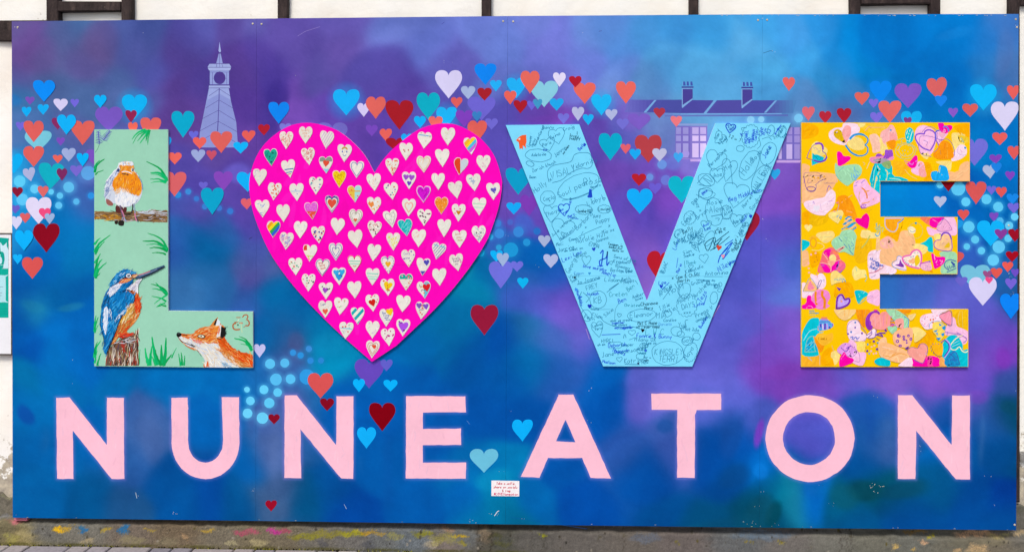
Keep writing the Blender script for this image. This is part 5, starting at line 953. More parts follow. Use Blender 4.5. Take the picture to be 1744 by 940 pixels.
for F, s, c, w_ in ((F5, '405,470 395,395 440,350 560,325 590,275 640,258 705,268 720,345 690,372 640,372 560,405 500,455 430,476', DK, .8), (F5, '500,606 600,585 705,545', DK, .8), (F5, '620,870 700,830 790,792', DK, .8), (F5, '560,728 620,740', BL, 1), (F5, '640,855 655,830', DK, .7),
                    (F7, '370,395 355,440 365,500 420,580 430,596', DK, .8), (F7, '380,400 420,440 400,470', DK, .8), (F7, '630,475 605,520 600,600', DK, .6), (F7, '495,560 530,605 620,640 730,640 790,660', DK, .8), (F7, '510,695 640,690', BL, 1.2), (F7, '1222,290 1350,290', DK, 1), (F7, '670,898 775,902', DK, 1), (F7, '560,790 640,785 640,745 560,750', DK, .7), (F7, '765,632 900,632', GN, .9), (F7, '340,345 420,330 500,300', DK, .9),
                    (F7, '500,130 520,110 505,220 495,180 540,160 550,115 545,210 560,190', BL, 2.0), (F7, '480,220 520,215', BL, 1.4), (F7, '1290,20 1250,110 1230,60 1300,20 1290,100 1340,30', GN, 1.3), (F7, '1320,195 1340,140 1420,50 1350,170 1400,110', BL, 1.6), (F7, '1330,150 1390,90', BL, 1.4), (F7, '1265,110 1340,60 1400,10', GN, 1.1), (F7, '1190,120 1180,70 1230,40', DK, .9), (F7, '1040,160 1030,230', BL, .9), (F7, '1085,180 1090,230', TE, .8), (F7, '1110,590 1090,600 1100,640', DK, .8), (F7, '1240,420 1220,490', BL, 1.2), (F7, '930,380 980,330', BL, 1.0), (F7, '935,450 1000,360', DK, .8), (F7, '1055,340 1040,400 1070,430', DK, .8), (F7, '545,400 630,335 560,380', DK, .9), (F7, '700,730 740,715', TE, .8), (F7, '660,720 670,690 680,715', DK, .9), (F7, '440,520 560,518', DK, .5),
                    (F6, '460,480 520,420 570,470 500,440 560,500 470,490', DK, .8), (F6, '450,560 530,600 590,555 480,520 470,590', DK, .8), (F6, '420,905 400,918 440,870 480,860 500,820', DK, .8), (F6, '560,720 640,705', DK, 1), (F6, '590,735 620,735 610,752', DK, .8), (F6, '930,160 975,145 1000,165', DK, .8), (F6, '895,230 920,200 905,150', DK, .7), (F6, '1040,100 1070,55', BL, 1.4), (F6, '580,920 600,900 690,830', GN, 1.2), (F6, '575,890 590,930 640,880', GN, 1.2), (F6, '660,930 720,890', BL, 1.2), (F6, '700,340 716,488', DK, .7), (F6, '790,100 780,80 810,75', DK, .8), (F6, '770,115 790,140 775,125 800,120', BL, .9), (F6, '640,740 690,735', DK, .6), (F6, '608,85 620,100', DK, .9), (F6, '655,165 680,160 668,185', DK, .9)):
    A.line(smooth(fr(s, F), False), c, w_)
for F, x, y, s, c in ((F7, 455, 102, 6.5, '1C48C8'), (F7, 425, 270, 4.5, '2C90D8'), (F7, 425, 498, 7, '1438C0'), (F7, 330, 382, 5.5, '3C90F0'), (F7, 795, 666, 6, '10101C'), (F7, 924, 360, 6, '1C48D0'), (F7, 815, 806, 4.5, '2C60D8'), (F7, 1325, 92, 9, 'D84838'), (F7, 1355, 150, 6, 'E898B0'), (F5, 665, 203, 5, '1C48C8'), (F6, 848, 722, 6, '1C48D0'), (F7, 765, 895, 4, '1C3060'), (F7, 322, 298, 4.0, '103048')):
    A.fill(heart(F[0] + x / F[2], F[1] + y / F[2], s, s * 1.05, rv.gauss(0, 15), rv, 4), c)
A.fill(fr('700,520 716,525 722,582 708,586 690,584 684,575 692,565', F5), '1848C8')
Q = fr('165,168 190,142 212,130 240,128 242,180 236,200 240,232 230,215 215,205 218,236 205,225 192,234 188,200 185,182', F5); A.fill(Q, 'F4602C'); A.fill(fr('180,160 196,150 196,166', F5), 'E8F0F0')
P = heart(1080 + 700 / 4.271, 200 + 83 / 4.271, 17, 16, 10); A.line(P + [P[0]], BL, 1.6); A.strokes(P, 60, ['2C60C8', '3C78D0', '2C70C8'], 40, 3, .9, rv)
A.line(poly('966,470.3 1002,469.6 1084,470.6'), '6CC4E8', .7); A.line(poly('1121,470.8 1180,470.2 1241,470.8'), '6CC4E8', .7)
A.build('pen_drawing', VT, INK)
# ---------------------------------------------------------------- E : collage of painted hearts
EP = poly('1365,209 1651.8,209 1651.8,309 1499.2,309 1499.2,369.2 1631,369.6 1630.6,467 1498.4,467 1498.4,526.4 1649.2,526.4 1649.2,625 1364.6,624.6')
ET, EY = letter('letter_board', 'golden yellow cut-out letter E covered in pink, orange and turquoise hearts', 'letter sign', EP, 'FFC804', edge='F4DC90')
re_ = random.Random(8); EL = Layers()
E1, E2, E3, E4, E5, E6, E7 = (1360, 205, 8.953), (1500, 205, 8.787), (1360, 300, 8.953), (1490, 365, 8.953), (1360, 400, 8.953), (1360, 495, 6.96), (1500, 520, 8.548)
TOPR, LEFT, MIDR, BOT = (1365.6, 209.6, 1651.2, 308.4), (1365.6, 209.6, 1498.6, 624), (1365.6, 369.9, 1630, 466.4), (1365.6, 527, 1648.6, 624.2)
YE, OR, DO, PE, PK, LP, MG, TQ, MT, CR, SK, PU, HP_ = 'FFC804', 'FFB000', 'FF9A10', 'FFC088', 'FFA8A8', 'FFDCEC', 'FF04A8', '04C4D4', 'A4DCB0', 'FFE084', '28A0E8', '8848C8', 'FFC0E4'
def patch(F, R, c, s, nm='painted_patch', sm=True):
    a = Art(EY, .00006, EL); a.rect = R; P = fr(s, F); P = smooth(P) if sm else P; b = bbox(P)
    a.fill(P, c); o = a.build(nm, ET)
    if o and (b[2] - b[0]) > 12:                                        # brushed mottling in the coat
        a = Art(EY, .000012, Layers(), 0); rgb = hexrgb(c)
        a.Y = EY - .00006 * (EL.b[-1][1] + 1); a.rect = R
        cs = []
        for k in (.965, 1.03, .985): cs.append(''.join('%02X' % int(255 * min(1, v * k + (.02 if k > 1 else 0))) for v in rgb))
        a.strokes(clip(P, R), int((b[2] - b[0]) * (b[3] - b[1]) / 60) + 3, cs, re_.choice([30, 60, 120]), 11, 3.0, re_, .15, True); a.build('brush_marks', o, kind='stuff')
    return o
def ht(F, R, c, x, y, w_, h, rot=0, nm='painted_heart'):
    P = heart(x, y, w_, h, rot, re_); return patch(F, R, c, ' '.join(f'{a:.1f},{b:.1f}' for a, b in P), nm, False)
def pen(F, R, items):
    a = Art(EY, .00001, Layers()); a.rect = R; lv = 0
    for c, w_, s in items:
        P = smooth(fr(s, F), False, 3); lv = max(lv, EL.level(bbox(P))); EL.b.pop()
        a.line(P, c, w_)
    if a.V:
        allb = bbox([to_px(*v)[:2] for v in a.V]); EL.b.append((allb, lv)); d = .00006 * (lv + 1)
        a.V = [Vector((v.x, v.y - d, v.z)) for v in a.V]; a.build('pen_drawing', ET, INK)
def hl(x, y, w_, h, rot=0):
    P = heart(x, y, w_, h, rot, re_); return ' '.join(f'{a:.1f},{b:.1f}' for a, b in P + [P[0]])
def cv(x, y, rx, ry, rot=0, n=14): P = oval(x, y, rx, ry, rot, n); return ' '.join(f'{a:.1f},{b:.1f}' for a, b in P + [P[0]])
def dots(F, R, c, pts, rr=8):
    a = Art(EY, .00006, EL); a.rect = R
    for x, y in [tuple(map(float, q.split(','))) for q in pts.split()]: a.fill([(F[0] + p / F[2], F[1] + q / F[2]) for p, q in oval(x, y, rr, rr * re_.uniform(.8, 1.2), 0, 8, re_, .15)], c)
    a.build('painted_dots', ET)
# loose warm ground coats first
for F, R, c, s in ((E1, TOPR, OR, '20,40 200,60 300,120 290,220 160,280 30,270'), (E1, TOPR, 'FFCC30', '950,60 1340,60 1340,200 1060,190'), (E2, TOPR, OR, '1100,90 1330,60 1330,250 1180,200'), (E2, TOPR, OR, '620,650 740,650 780,880 640,900 690,800'), (E2, TOPR, 'FFB818', '180,620 380,640 420,760 260,830'), (E3, LEFT, OR, '60,560 200,540 170,740 50,720'), (E3, LEFT, 'F4BC08', '190,560 430,560 440,690 300,760 170,740'), (E4, MIDR, OR, '130,260 400,200 420,90 360,380 240,380'), (E5, LEFT, OR, '180,280 300,260 330,420 200,500'), (E5, LEFT, 'F8BC10', '850,100 1100,60 1080,360 880,420'), (E6, BOT, DO, '680,200 800,180 860,300 780,440 700,330'), (E6, BOT, 'FFB428', '40,790 250,760 260,890 40,890'), (E7, BOT, 'F8C010', '1030,70 1270,60 1270,330 1130,320'), (E7, BOT, OR, '560,480 700,360 780,420 770,540 620,640 480,600'), (E7, BOT, DO, '230,50 440,60 400,120 250,100'),
                   (E1, LEFT, PE, '40,680 170,700 180,800 480,810 560,860 560,960 40,960'), (E3, LEFT, PE, '30,-20 560,-30 560,120 400,330 200,350 90,400 40,380'), (E5, LEFT, PE, '40,260 140,250 160,430 150,470 50,470'), (E4, MIDR, PE, '60,440 200,330 340,420 400,260 560,270 620,450 600,540 560,700 400,740 220,800 60,700 20,600'), (E4, MIDR, 'FFB8A8', '60,430 190,340 260,400 280,500 130,520'), (E5, LEFT, 'FFC88C', '1200,0 1340,0 1340,480 1200,380'),
                   (E1, TOPR, LP, '700,42 900,60 935,130 900,210 760,330 700,380 560,350 470,270 470,180 560,120 660,110'), (E1, TOPR, 'E8B808', '540,170 600,135 660,180 700,300 720,350 640,320 550,250'), (E1, TOPR, PK, '670,160 720,85 790,100 800,200 750,300 725,340 680,250'), (E1, TOPR, CR, '900,45 1020,50 990,100 930,110'), (E1, TOPR, 'FFC8B0', '1080,240 1180,210 1250,280 1300,300 1340,420 1150,500 1120,400'), (E2, TOPR, 'FFB8B8', '0,190 100,120 140,70 200,100 250,290 130,310 60,340 0,380'), (E2, TOPR, PK, '140,150 200,190 245,290 140,300'), (E2, TOPR, DO, '100,320 220,300 200,440 120,390'), (E2, TOPR, CR, '0,250 40,350 110,420 60,480 0,500'),
                   (E2, TOPR, HP_, '510,190 560,100 640,75 720,100 800,160 830,290 800,420 760,500 660,560 600,500 560,390 520,300'), (E2, TOPR, HP_, '820,170 1000,180 960,260 860,360 830,260'), (E2, TOPR, CR, '1060,220 1150,190 1260,220 1250,380 1180,400 1110,480'), (E2, TOPR, 'F0C830', '1160,230 1290,250 1310,330 1200,340'), (E2, TOPR, LP, '1100,480 1180,370 1270,390 1285,500 1200,580 1060,610'), (E2, TOPR, CR, '600,500 720,480 700,580 640,560'), (E2, TOPR, CR, '830,620 1040,610 1060,660 1030,760 900,670'), (E2, TOPR, PE, '1020,770 1150,780 1200,660 1330,630 1330,905 1020,905'), (E2, TOPR, HP_, '460,730 560,620 640,640 660,760 590,830 480,790'), (E2, TOPR, PK, '570,660 620,640 685,830 580,830')): patch(F, R, c, s)
ht(E1, TOPR, CR, 285, 480, 250, 260, 40); patch(E1, TOPR, TQ, '210,505 300,530 400,570 340,640 205,690 205,600', 'painted_heart', False)
pen(E1, TOPR, [('7C3CB8', 1.0, '125,575 165,470 230,380 300,350 360,355'), ('8448C4', 3.2, '255,362 320,352 365,385 372,450'), ('7438B4', 1.2, '372,450 370,480 410,505 430,560'), ('6C40C4', 2.8, '430,560 400,610 320,635 230,610'), ('8C3C8C', 1.0, '230,610 160,590 120,572'), ('A880C0', .5, '230,400 240,440 260,410 300,460 340,470'), ('106C90', .5, '220,520 300,600 260,560 350,560 300,620'), ('A0C8A0', .5, '280,470 330,500 300,460')])
patch(E1, TOPR, CR, '740,340 880,255 990,320 1000,430 900,460 800,430', 'painted_heart')
pen(E1, TOPR, [('2898DC', 3.6, '780,290 840,230 930,212 1000,228'), ('2898DC', 2.4, '1000,228 1055,280 1050,340 1010,378'), ('2898DC', 2.2, '1010,378 1055,420 1045,500 980,540 900,542'), ('2898DC', 3.0, '900,542 800,490 715,380'), ('E8D0F0', .9, '500,220 520,290 560,310'), ('FFB0A0', .8, '1010,170 1080,90 1100,110 1330,110'), ('D8C4A0', .8, '980,640 1010,660 990,690'), ('E0D0C0', .8, '1085,630 1060,690 1040,740')])
patch(E1, LEFT, MG, '585,500 620,475 660,500 690,545 770,550 800,580 740,640 610,708 595,640', 'painted_heart')
patch(E1, LEFT, MT, '565,650 620,700 760,680 900,675 965,740 950,830 880,900 780,980 740,1000 650,940 580,860 555,760', 'painted_heart'); pen(E1, LEFT, [('6CB8B0', .7, '600,790 690,710'), ('58A8D8', 1.0, '850,710 860,760 920,800'), ('58A8D8', .8, '800,800 830,920 900,860 950,820'), ('78B8E8', 1.6, '830,800 850,880 900,830 870,920'), ('68B0B8', .7, '570,830 640,930'), ('70B0E0', 1.0, '840,760 880,830 840,860 900,880')])
patch(E1, LEFT, TQ, '1180,640 1260,620 1340,640 1340,960 1100,960 1110,800', 'painted_heart'); patch(E2, TOPR, TQ, '0,640 100,620 170,700 180,830 300,850 400,910 -80,910', 'painted_heart'); patch(E3, LEFT, TQ, '1100,-10 1240,-20 1240,270 1100,240', 'painted_heart', False)
pen(E1, LEFT, [('F0D890', 1.4, '1190,930 1220,800 1300,770 1360,790'), ('0C80A8', 1.0, '1160,660 1130,780 1120,900'), ('A8E8D0', .9, '1180,700 1150,800 1140,920'), ('F0E0A0', .9, '1230,930 1250,840'), ('E8D8C0', 1.2, '1200,690 1230,740 1280,760')]); pen(E3, LEFT, [('F0D890', 1.8, '1190,0 1170,100 1150,200'), ('88D8C8', .8, '1130,40 1120,200'), ('18A0B0', .9, '1120,60 1150,80 1120,100 1150,130 1120,160'), ('E8C840', 2.0, '1090,225 1160,215')]); pen(E2, TOPR, [('F0D890', 1.8, '80,900 100,780 60,740'), ('C8ECD0', 1.2, '130,870 240,880 300,900'), ('E0E8B8', 1.0, '110,800 140,790')])
patch(E1, TOPR, 'A04CCC', '1172,580 1190,520 1240,510 1300,545 1330,480 1400,450 1440,500 1430,560 1330,600 1200,620', 'painted_heart'); patch(E2, TOPR, 'F490C0', '-160,560 0,545 110,560 190,540 180,590 60,610 -120,640', 'painted_patch'); patch(E2, TOPR, 'B0A0B0', '-120,600 0,570 110,590 120,640 0,650'); patch(E2, TOPR, '90B070', '20,640 140,610 150,700 110,730 40,690'); ht(E2, TOPR, 'A050D0', 120, 490, 120, 100, 0, 'painted_dot')
patch(E2, TOPR, TQ, '385,140 440,110 490,165 495,240 470,320 400,352 380,300 365,215', 'painted_heart'); pen(E2, TOPR, [('E8F8E0', 1.1, '410,120 385,210'), ('E8F8E0', 1.1, '440,140 400,270'), ('E8F8E0', 1.1, '475,160 430,310'), ('E8F8E0', .9, '380,300 440,320')])
pen(E2, TOPR, [('A8C8A0', .8, cv(370, 460, 150, 120)), ('A8D0B0', .9, '250,300 300,280 360,270'), ('C0D8A0', .7, '400,380 520,400 540,460'), ('B0D0C0', .7, cv(380, 450, 110, 90))]); dots(E2, TOPR, '5CB8C8', '325,460 362,455 405,470 290,390 340,500 370,520 260,360 310,320 250,450 300,540 440,430 330,280', 7)
pen(E2, TOPR, [('8850D0', 2.2, '740,455 640,420 570,360 520,280 530,220 590,200 650,210'), ('8850D0', 2.2, '650,210 670,160 730,145 800,180 820,250 800,350 740,455'), ('9868C8', .7, '620,180 680,110 760,100 830,150 850,200'), ('9060C8', .8, '560,330 600,500 760,545'), ('A078C8', .7, '580,350 590,245 720,240 830,270'), ('8048D0', 1.5, '820,290 850,340 870,390'), ('5C60D8', 2.0, '830,290 815,200 840,160 880,155'), ('8858C8', .9, '840,200 850,280 920,290'), ('7850B8', .8, '870,320 980,280 1060,340 1100,450 1100,540'), ('7050B0', .8, '870,390 830,450 790,480'), ('8868C0', .6, '640,300 700,330 680,380')])
patch(E2, TOPR, DO, '790,480 850,430 900,320 960,308 1040,350 1085,470 1085,560 960,590 850,580 790,540', 'painted_heart'); pen(E2, TOPR, [('E87818', 1.2, '960,340 950,570'), ('F8B038', 1.0, '990,340 1000,570'), ('C08850', .8, '880,420 900,520')])
patch(E2, TOPR, MG, '862,40 930,40 960,80 1030,72 1070,90 1060,140 970,200 900,170 865,110', 'painted_heart'); pen(E2, TOPR, [('5880E8', 2.2, '890,165 910,150 930,110 970,95 1010,130 1010,170'), ('F8A8D0', 1.6, cv(948, 160, 16, 20))]); patch(E2, TOPR, 'F8B8C8', '870,180 960,200 930,260 890,240')
patch(E2, TOPR, MG, '440,610 510,530 545,540 550,610 520,700 455,715 390,660', 'painted_heart'); pen(E2, TOPR, [('F468B8', 1.2, '350,610 440,630'), ('D090F0', 1.2, '420,640 470,665 490,640 550,600'), ('F088C0', 1.0, '370,640 420,680'), ('F8D890', .8, '360,740 440,830 540,880'), ('F8C8D8', .7, '600,700 640,740')])
patch(E2, TOPR, '14A8F0', '750,810 770,770 840,760 865,790 870,690 910,672 980,700 1010,780 1010,900 800,905 760,860', 'painted_heart'); pen(E2, TOPR, [('B8D0B0', 1.6, '890,700 880,780 920,820'), ('A0D0D8', 1.2, '790,800 850,790')]); dots(E2, TOPR, '2898D8', '150,150 1265,415', 17)
pen(E2, TOPR, [('58B8C0', .9, '1200,260 1240,320'), ('78B8C8', .8, '1210,310 1250,330'), ('C8A0D0', .7, '1160,400 1150,480 1200,520 1280,520'), ('E8A0C8', .8, '1190,440 1220,480')])
# second sheet: left column
pen(E1, LEFT, [('A070A0', .7, '85,960 85,820 130,800 280,795 330,830'), ('B07898', .7, '150,850 200,840 330,850'), ('E09030', 1.4, '230,860 250,890'), ('E09030', 1.4, '400,840 380,890'), ('9860A8', .6, '330,900 350,850 390,900')]); pen(E3, LEFT, [('8858A0', .9, '80,0 100,120 120,180 180,240 250,220 270,150 250,130'), ('8050A0', .8, '270,130 320,80 400,50'), ('7C48A0', 1.0, cv(190, 195, 66, 32)), ('B078A8', .6, '390,110 560,110'), ('8854B8', 1.0, '430,240 460,150 500,190'), ('8058C0', 1.2, '430,340 450,280 475,240'), ('A87098', .7, '150,40 140,110 200,90')]); dots(E3, LEFT, 'F0A820', '235,20 390,10 300,30', 14)
patch(E3, LEFT, LP, '85,400 250,350 390,320 430,260 500,205 560,260 560,380 520,480 440,560 380,600 240,580 120,500', 'painted_heart'); pen(E3, LEFT, [('E0A8D0', .7, '150,430 170,520'), ('D8B0E0', .7, '330,420 350,520'), ('C890C8', .8, '440,460 450,390 520,380'), ('B088D8', 1.0, '215,410 230,390 240,430'), ('E8B0C8', .7, '300,450 330,540 430,560'), ('D0A8D8', .7, '470,400 540,330')]); ht(E3, LEFT, 'F0E4F0', 275, 500, 100, 100)
patch(E3, LEFT, DO, '580,400 600,320 690,290 760,320 830,430 890,620 860,660 780,620 700,600 690,540 560,520 460,570 520,520 600,460', 'painted_heart'); pen(E3, LEFT, [('FFB878', 1.5, '630,430 720,350 820,290'), ('FFB468', 1.4, '640,460 700,520 820,555'), ('E080B0', 1.6, '570,410 620,400'), ('A8B0B0', 1.0, '620,410 600,500 560,590'), ('F098B0', 2.0, '530,540 570,545')])
ht(E3, LEFT, CR, 580, 630, 230, 200, -12); pen(E3, LEFT, [('5CB0D8', 1.4, '580,630 610,600 640,660 650,610 600,650'), ('A8C8A0', .8, '510,620 530,600')])
ht(E3, LEFT, 'FFE08C', 150, 795, 120, 110); patch(E3, LEFT, 'FFD884', '290,870 440,840 530,850 530,930 290,930', 'painted_heart'); patch(E5, LEFT, 'FFDC80', '290,0 530,0 520,60 440,120 380,120 310,60', 'painted_heart'); pen(E5, LEFT, [('D8C890', .7, '310,40 520,30'), ('D0B8A0', .7, '380,105 460,100')])
for s in ('705,650 760,610 820,625 780,640 720,665', '668,735 800,650 825,665 700,745', '650,805 720,780 740,785 655,820', '725,780 850,700 885,710 760,795', '800,830 880,765 885,785 820,835'): patch(E3, LEFT, '1898D4', s, 'painted_stripe', False)
for s in ('690,690 790,630 800,648 700,700', '680,760 820,680 840,690 690,780', '750,810 870,730 880,750 790,820'): patch(E3, LEFT, 'FFC890', s, 'painted_stripe', False)
patch(E3, LEFT, 'FF049C', '862,665 900,640 960,640 1010,580 1045,570 1075,620 1080,680 1050,800 980,775 900,725', 'painted_heart'); pen(E3, LEFT, [('E0B020', .7, '960,480 1040,540 1120,510')])
patch(E3, LEFT, HP_, '845,100 930,55 1020,48 1090,150 1240,280 1240,390 1050,470 960,470 900,360 845,240', 'painted_heart'); pen(E3, LEFT, [('7C68D8', 1.0, '850,155 930,120 1010,60'), ('8C70D0', .8, '870,110 910,80'), ('F08838', 2.4, '960,180 1010,220 1040,290 1045,345'), ('F0A040', 1.8, '1000,240 1080,225'), ('F0A048', 1.6, '960,420 1060,400 1150,350'), ('E8B068', 1.2, '930,240 920,330 940,390'), ('B060C8', 1.4, cv(1000, 460, 42, 26)), ('A050C0', 1.2, '940,460 975,500'), ('9858C0', .9, '980,440 1000,480 1020,440')])
patch(E3, LEFT, 'FFE090', '960,840 1000,820 1080,850 1240,880 1240,940 970,940', 'painted_heart'); pen(E3, LEFT, [('70B0B8', .9, '1180,720 1200,790 1240,740'), ('68B0D8', 1.4, '1170,880 1200,920 1280,850'), ('88C0B0', .9, '1180,800 1280,820'), ('A0C890', .9, '1210,830 1250,760')])
patch(E3, LEFT, MT, '660,840 760,815 830,825 870,880 870,945 640,945', 'painted_heart'); patch(E5, LEFT, MT, '500,120 620,10 870,0 870,100 850,240 830,315 700,260 600,260', 'painted_heart'); pen(E5, LEFT, [('4880B0', 1.1, '610,40 700,150 835,305'), ('5888B8', .8, '800,40 830,80 850,40'), ('5080C0', 1.0, '760,150 790,220 750,180'), ('6098C0', .7, '700,30 760,90'), ('5890B8', .8, '820,230 850,190'), ('F8A8A0', 3, '600,260 700,180 580,240'), ('78B0B0', .7, '740,30 720,110'), ('5484C0', .8, '800,110 840,160 800,170')])
patch(E5, LEFT, TQ, '30,85 130,90 180,130 130,200 30,250', 'painted_heart'); pen(E5, LEFT, [('F4A828', 2.2, cv(225, 120, 45, 70)), ('FFD888', 1.2, '290,120 360,140 390,190 300,240 200,230'), ('FFB040', 1.2, '160,60 230,20 290,50')]); dots(E5, LEFT, 'FFB8B8', '150,430 155,510 160,575 190,300 260,280', 16); dots(E5, LEFT, 'D88C20', '275,340 290,385 245,410', 10)
patch(E5, LEFT, 'F87078', '290,560 340,380 370,260 450,200 520,195 590,260 640,370 700,420 715,490 650,560 500,575 420,575', 'painted_heart')
for c, s in ((MG, '400,240 480,215 500,280 460,340 390,300'), (MG, '340,440 420,450 490,540 480,575 400,570 360,500'), (MG, '490,500 560,420 630,390 570,540 500,560'), ('FF8C58', '520,250 590,270 600,330 540,310'), ('FFE08C', '470,330 530,295 575,350 545,420 480,400'), ('FFB090', '440,400 560,400 500,480'), ('F86C98', '590,450 700,430 710,500 640,560 580,530')): patch(E5, LEFT, c, s, 'painted_petal')
pen(E5, LEFT, [('FFC8A8', 1.1, '370,280 450,380'), ('FFC8B0', 1.1, '330,430 430,440 490,480 490,560'), ('FFC0A8', 1.1, '530,410 640,380'), ('9C60D8', 1.1, '560,540 600,480 610,400'), ('8C58D0', 1.0, '600,560 640,570 660,540'), ('D060C8', 1.6, '350,470 390,465')])
patch(E5, LEFT, LP, '1060,300 1120,240 1200,240 1200,330 1300,420 1300,480 1236,560 1236,660 1100,670 1075,580 1055,440', 'painted_heart'); patch(E4, MIDR, LP, '75,600 100,540 20,580 20,700 130,760 320,830 290,910 75,910', 'painted_patch'); A2 = Art(EY, .00006, EL); EL.level((1478, 434, 1508, 458))
for t_, x, y, a in (('things', 1082, 375, -28), ('to my', 1100, 440, -25), ('Baby', 1085, 500, -20), ('xxx', 1205, 470, -8)): write(A2, t_, E5[0] + x / E5[2], E5[1] + y / E5[2], 4.8, a, '4C68C8', 1.1, re_)
A2.build('handwriting', ET, INK); pen(E5, LEFT, [('E07090', 1.0, '1075,580 1180,560 1290,490 1305,440'), ('A8A8D8', .7, '1100,650 1180,610'), ('F0B0B8', .8, '1060,310 1130,290')]); pen(E4, MIDR, [('D88098', .9, '0,870 110,820 140,770'), ('5878C8', 1.2, '40,770 100,780'), ('7080D0', .9, '0,820 40,830')])
patch(E5, LEFT, 'FFE488', '815,560 870,480 940,530 1020,540 1030,640 950,660 860,690', 'painted_heart'); pen(E5, LEFT, [('90C8B8', 1.2, '1010,600 1040,650 1015,710'), ('A8D0A0', .9, '870,480 890,560'), ('C8C860', 2.0, '1090,10 1030,120 960,200')])
patch(E5, LEFT, LP, '180,600 280,620 340,580 410,650 410,780 330,830 230,760', 'painted_heart'); patch(E5, LEFT, LP, '40,750 110,740 70,860 260,860 210,945 40,945', 'painted_patch'); patch(E5, LEFT, 'FFC478', '70,860 140,690 210,700 280,780 260,860', 'painted_heart', False); patch(E5, LEFT, 'FF8CA8', '150,760 185,700 210,780 250,800 200,840 140,830', 'painted_heart'); pen(E5, LEFT, [('78A8B8', .8, '70,860 150,680 200,670 260,760 280,800 260,858 70,860'), ('6858A8', .9, '280,840 310,720 350,690 330,760 290,820'), ('9098C0', .7, '360,700 390,680 380,720'), ('F89888', 1.0, '270,580 290,650')])
patch(E5, LEFT, 'FFDC7C', '490,610 530,550 600,560 720,690 560,740 500,760', 'painted_heart'); pen(E5, LEFT, [('78B4D0', 1.0, '540,655 700,670'), ('70B0D0', 1.0, '540,685 620,690 680,660'), ('58A8D8', 1.4, '660,700 720,770'), ('68A8C8', 1.2, '640,680 700,690 740,780'), ('98C0B0', .8, '540,670 600,680')]); patch(E5, LEFT, OR, '560,800 600,740 760,720 830,800 820,945 560,945', 'painted_patch'); patch(E5, LEFT, '6C28A8', '578,795 650,820 620,855', 'painted_heart', False)
patch(E6, LEFT, 'F488D0', '150,80 220,-10 340,0 375,80 340,150 370,180 300,220 210,210 160,140', 'painted_heart'); pen(E6, LEFT, [('F49018', 4.0, '205,10 200,80 215,170'), ('F08C18', 4.5, '285,0 280,60 310,110 305,210')])
patch(E6, LEFT, MG, '95,90 115,55 150,65 150,110 195,160 205,200 150,215 40,212 38,175 90,150', 'painted_heart'); pen(E6, LEFT, [('F8A0D0', .9, '95,212 110,185 150,182 170,212'), ('48A0C8', 1.4, '125,240 190,240'), ('48A0C8', 1.4, '125,262 240,265'), ('60B0D0', 1.2, '200,275 240,262'), ('A8C8A0', .8, '130,290 200,290')])
patch(E6, LEFT, TQ, '40,520 90,400 140,335 200,320 245,340 240,480 300,490 200,540 230,700 225,770 40,755', 'painted_heart'); patch(E6, LEFT, '14A8D8', '80,720 90,620 140,560 190,620 220,720', 'painted_patch'); pen(E6, LEFT, [('A0D8D8', .8, '90,700 180,600'), ('98C8A8', 1.0, '75,725 100,590 150,540 180,560 190,690 200,720 80,725'), ('80D0E0', .8, '100,720 200,640'), ('B0E8F0', .9, '60,590 130,480 220,450'), ('90C8E0', .9, '110,790 160,830'), ('A0E0E8', .7, '90,660 160,600')])
patch(E6, LEFT, '5CB4F0', '230,475 250,350 300,325 350,345 370,370 410,390 410,420 360,455 250,478', 'painted_heart'); 
for c, w_, s in (('F08858', 3.0, '270,322 340,322'), ('C878C8', 2.0, '265,340 350,345'), ('5880D0', 2.0, '250,370 380,365'), ('F09868', 3.4, '240,420 238,470'), ('5C3CB8', 3.0, '262,390 265,470'), ('E0C0F0', 2.4, '285,395 290,462'), ('7038B8', 3.0, '315,385 312,460'), ('C8A0F0', 2.6, '340,385 342,455'), ('6838B0', 3.2, '368,385 370,450'), ('8C70D8', 2.0, '400,390 405,425')): pen(E6, LEFT, [(c, w_, s)])
patch(E6, LEFT, DO, '178,540 220,570 300,620 290,700 250,730 210,640', 'painted_patch'); patch(E6, LEFT, 'FFBC30', '210,540 250,500 330,520 400,500 410,570 370,620 290,650 230,600', 'painted_heart'); A2 = Art(EY, .00006, EL); write(A2, 'times', 1360 + 232 / 6.96, 495 + 580 / 6.96, 5, 0, 'C88810', .9, re_); A2.build('handwriting', ET, INK)
patch(E6, BOT, OR, '265,830 290,730 380,670 420,760 420,880 330,890 280,880', 'painted_heart'); patch(E6, BOT, CR, '385,740 440,710 490,760 470,840 430,880 410,820', 'painted_heart'); pen(E6, BOT, [('E8C0A0', 1.0, '250,880 250,760'), ('F0B080', 1.0, '395,650 420,720')])
patch(E6, LEFT, 'C8A4F0', '458,190 465,80 500,55 545,110 600,95 595,140 540,180', 'painted_heart'); pen(E6, LEFT, [('7830B0', 3.0, '448,215 458,90 490,50 520,55 548,105 590,92 606,120 580,165 520,195 448,218')]); dots(E6, LEFT, 'F8A088', '510,125', 14)
patch(E6, LEFT, TQ, '668,0 760,0 820,30 815,60 760,100 710,155 680,80', 'painted_heart'); pen(E6, LEFT, [('A8E8E8', .9, '700,90 790,10'), ('90E0E0', .9, '690,60 750,20'), ('58B8A0', 1.0, '720,160 800,100'), ('80C0A0', .8, '700,140 790,70')]); patch(E6, LEFT, HP_, '830,30 880,0 958,0 958,170 880,160 810,120', 'painted_heart'); pen(E6, LEFT, [('C890D0', .7, '810,110 880,70'), ('C090D0', .7, '810,80 880,60 870,130')])
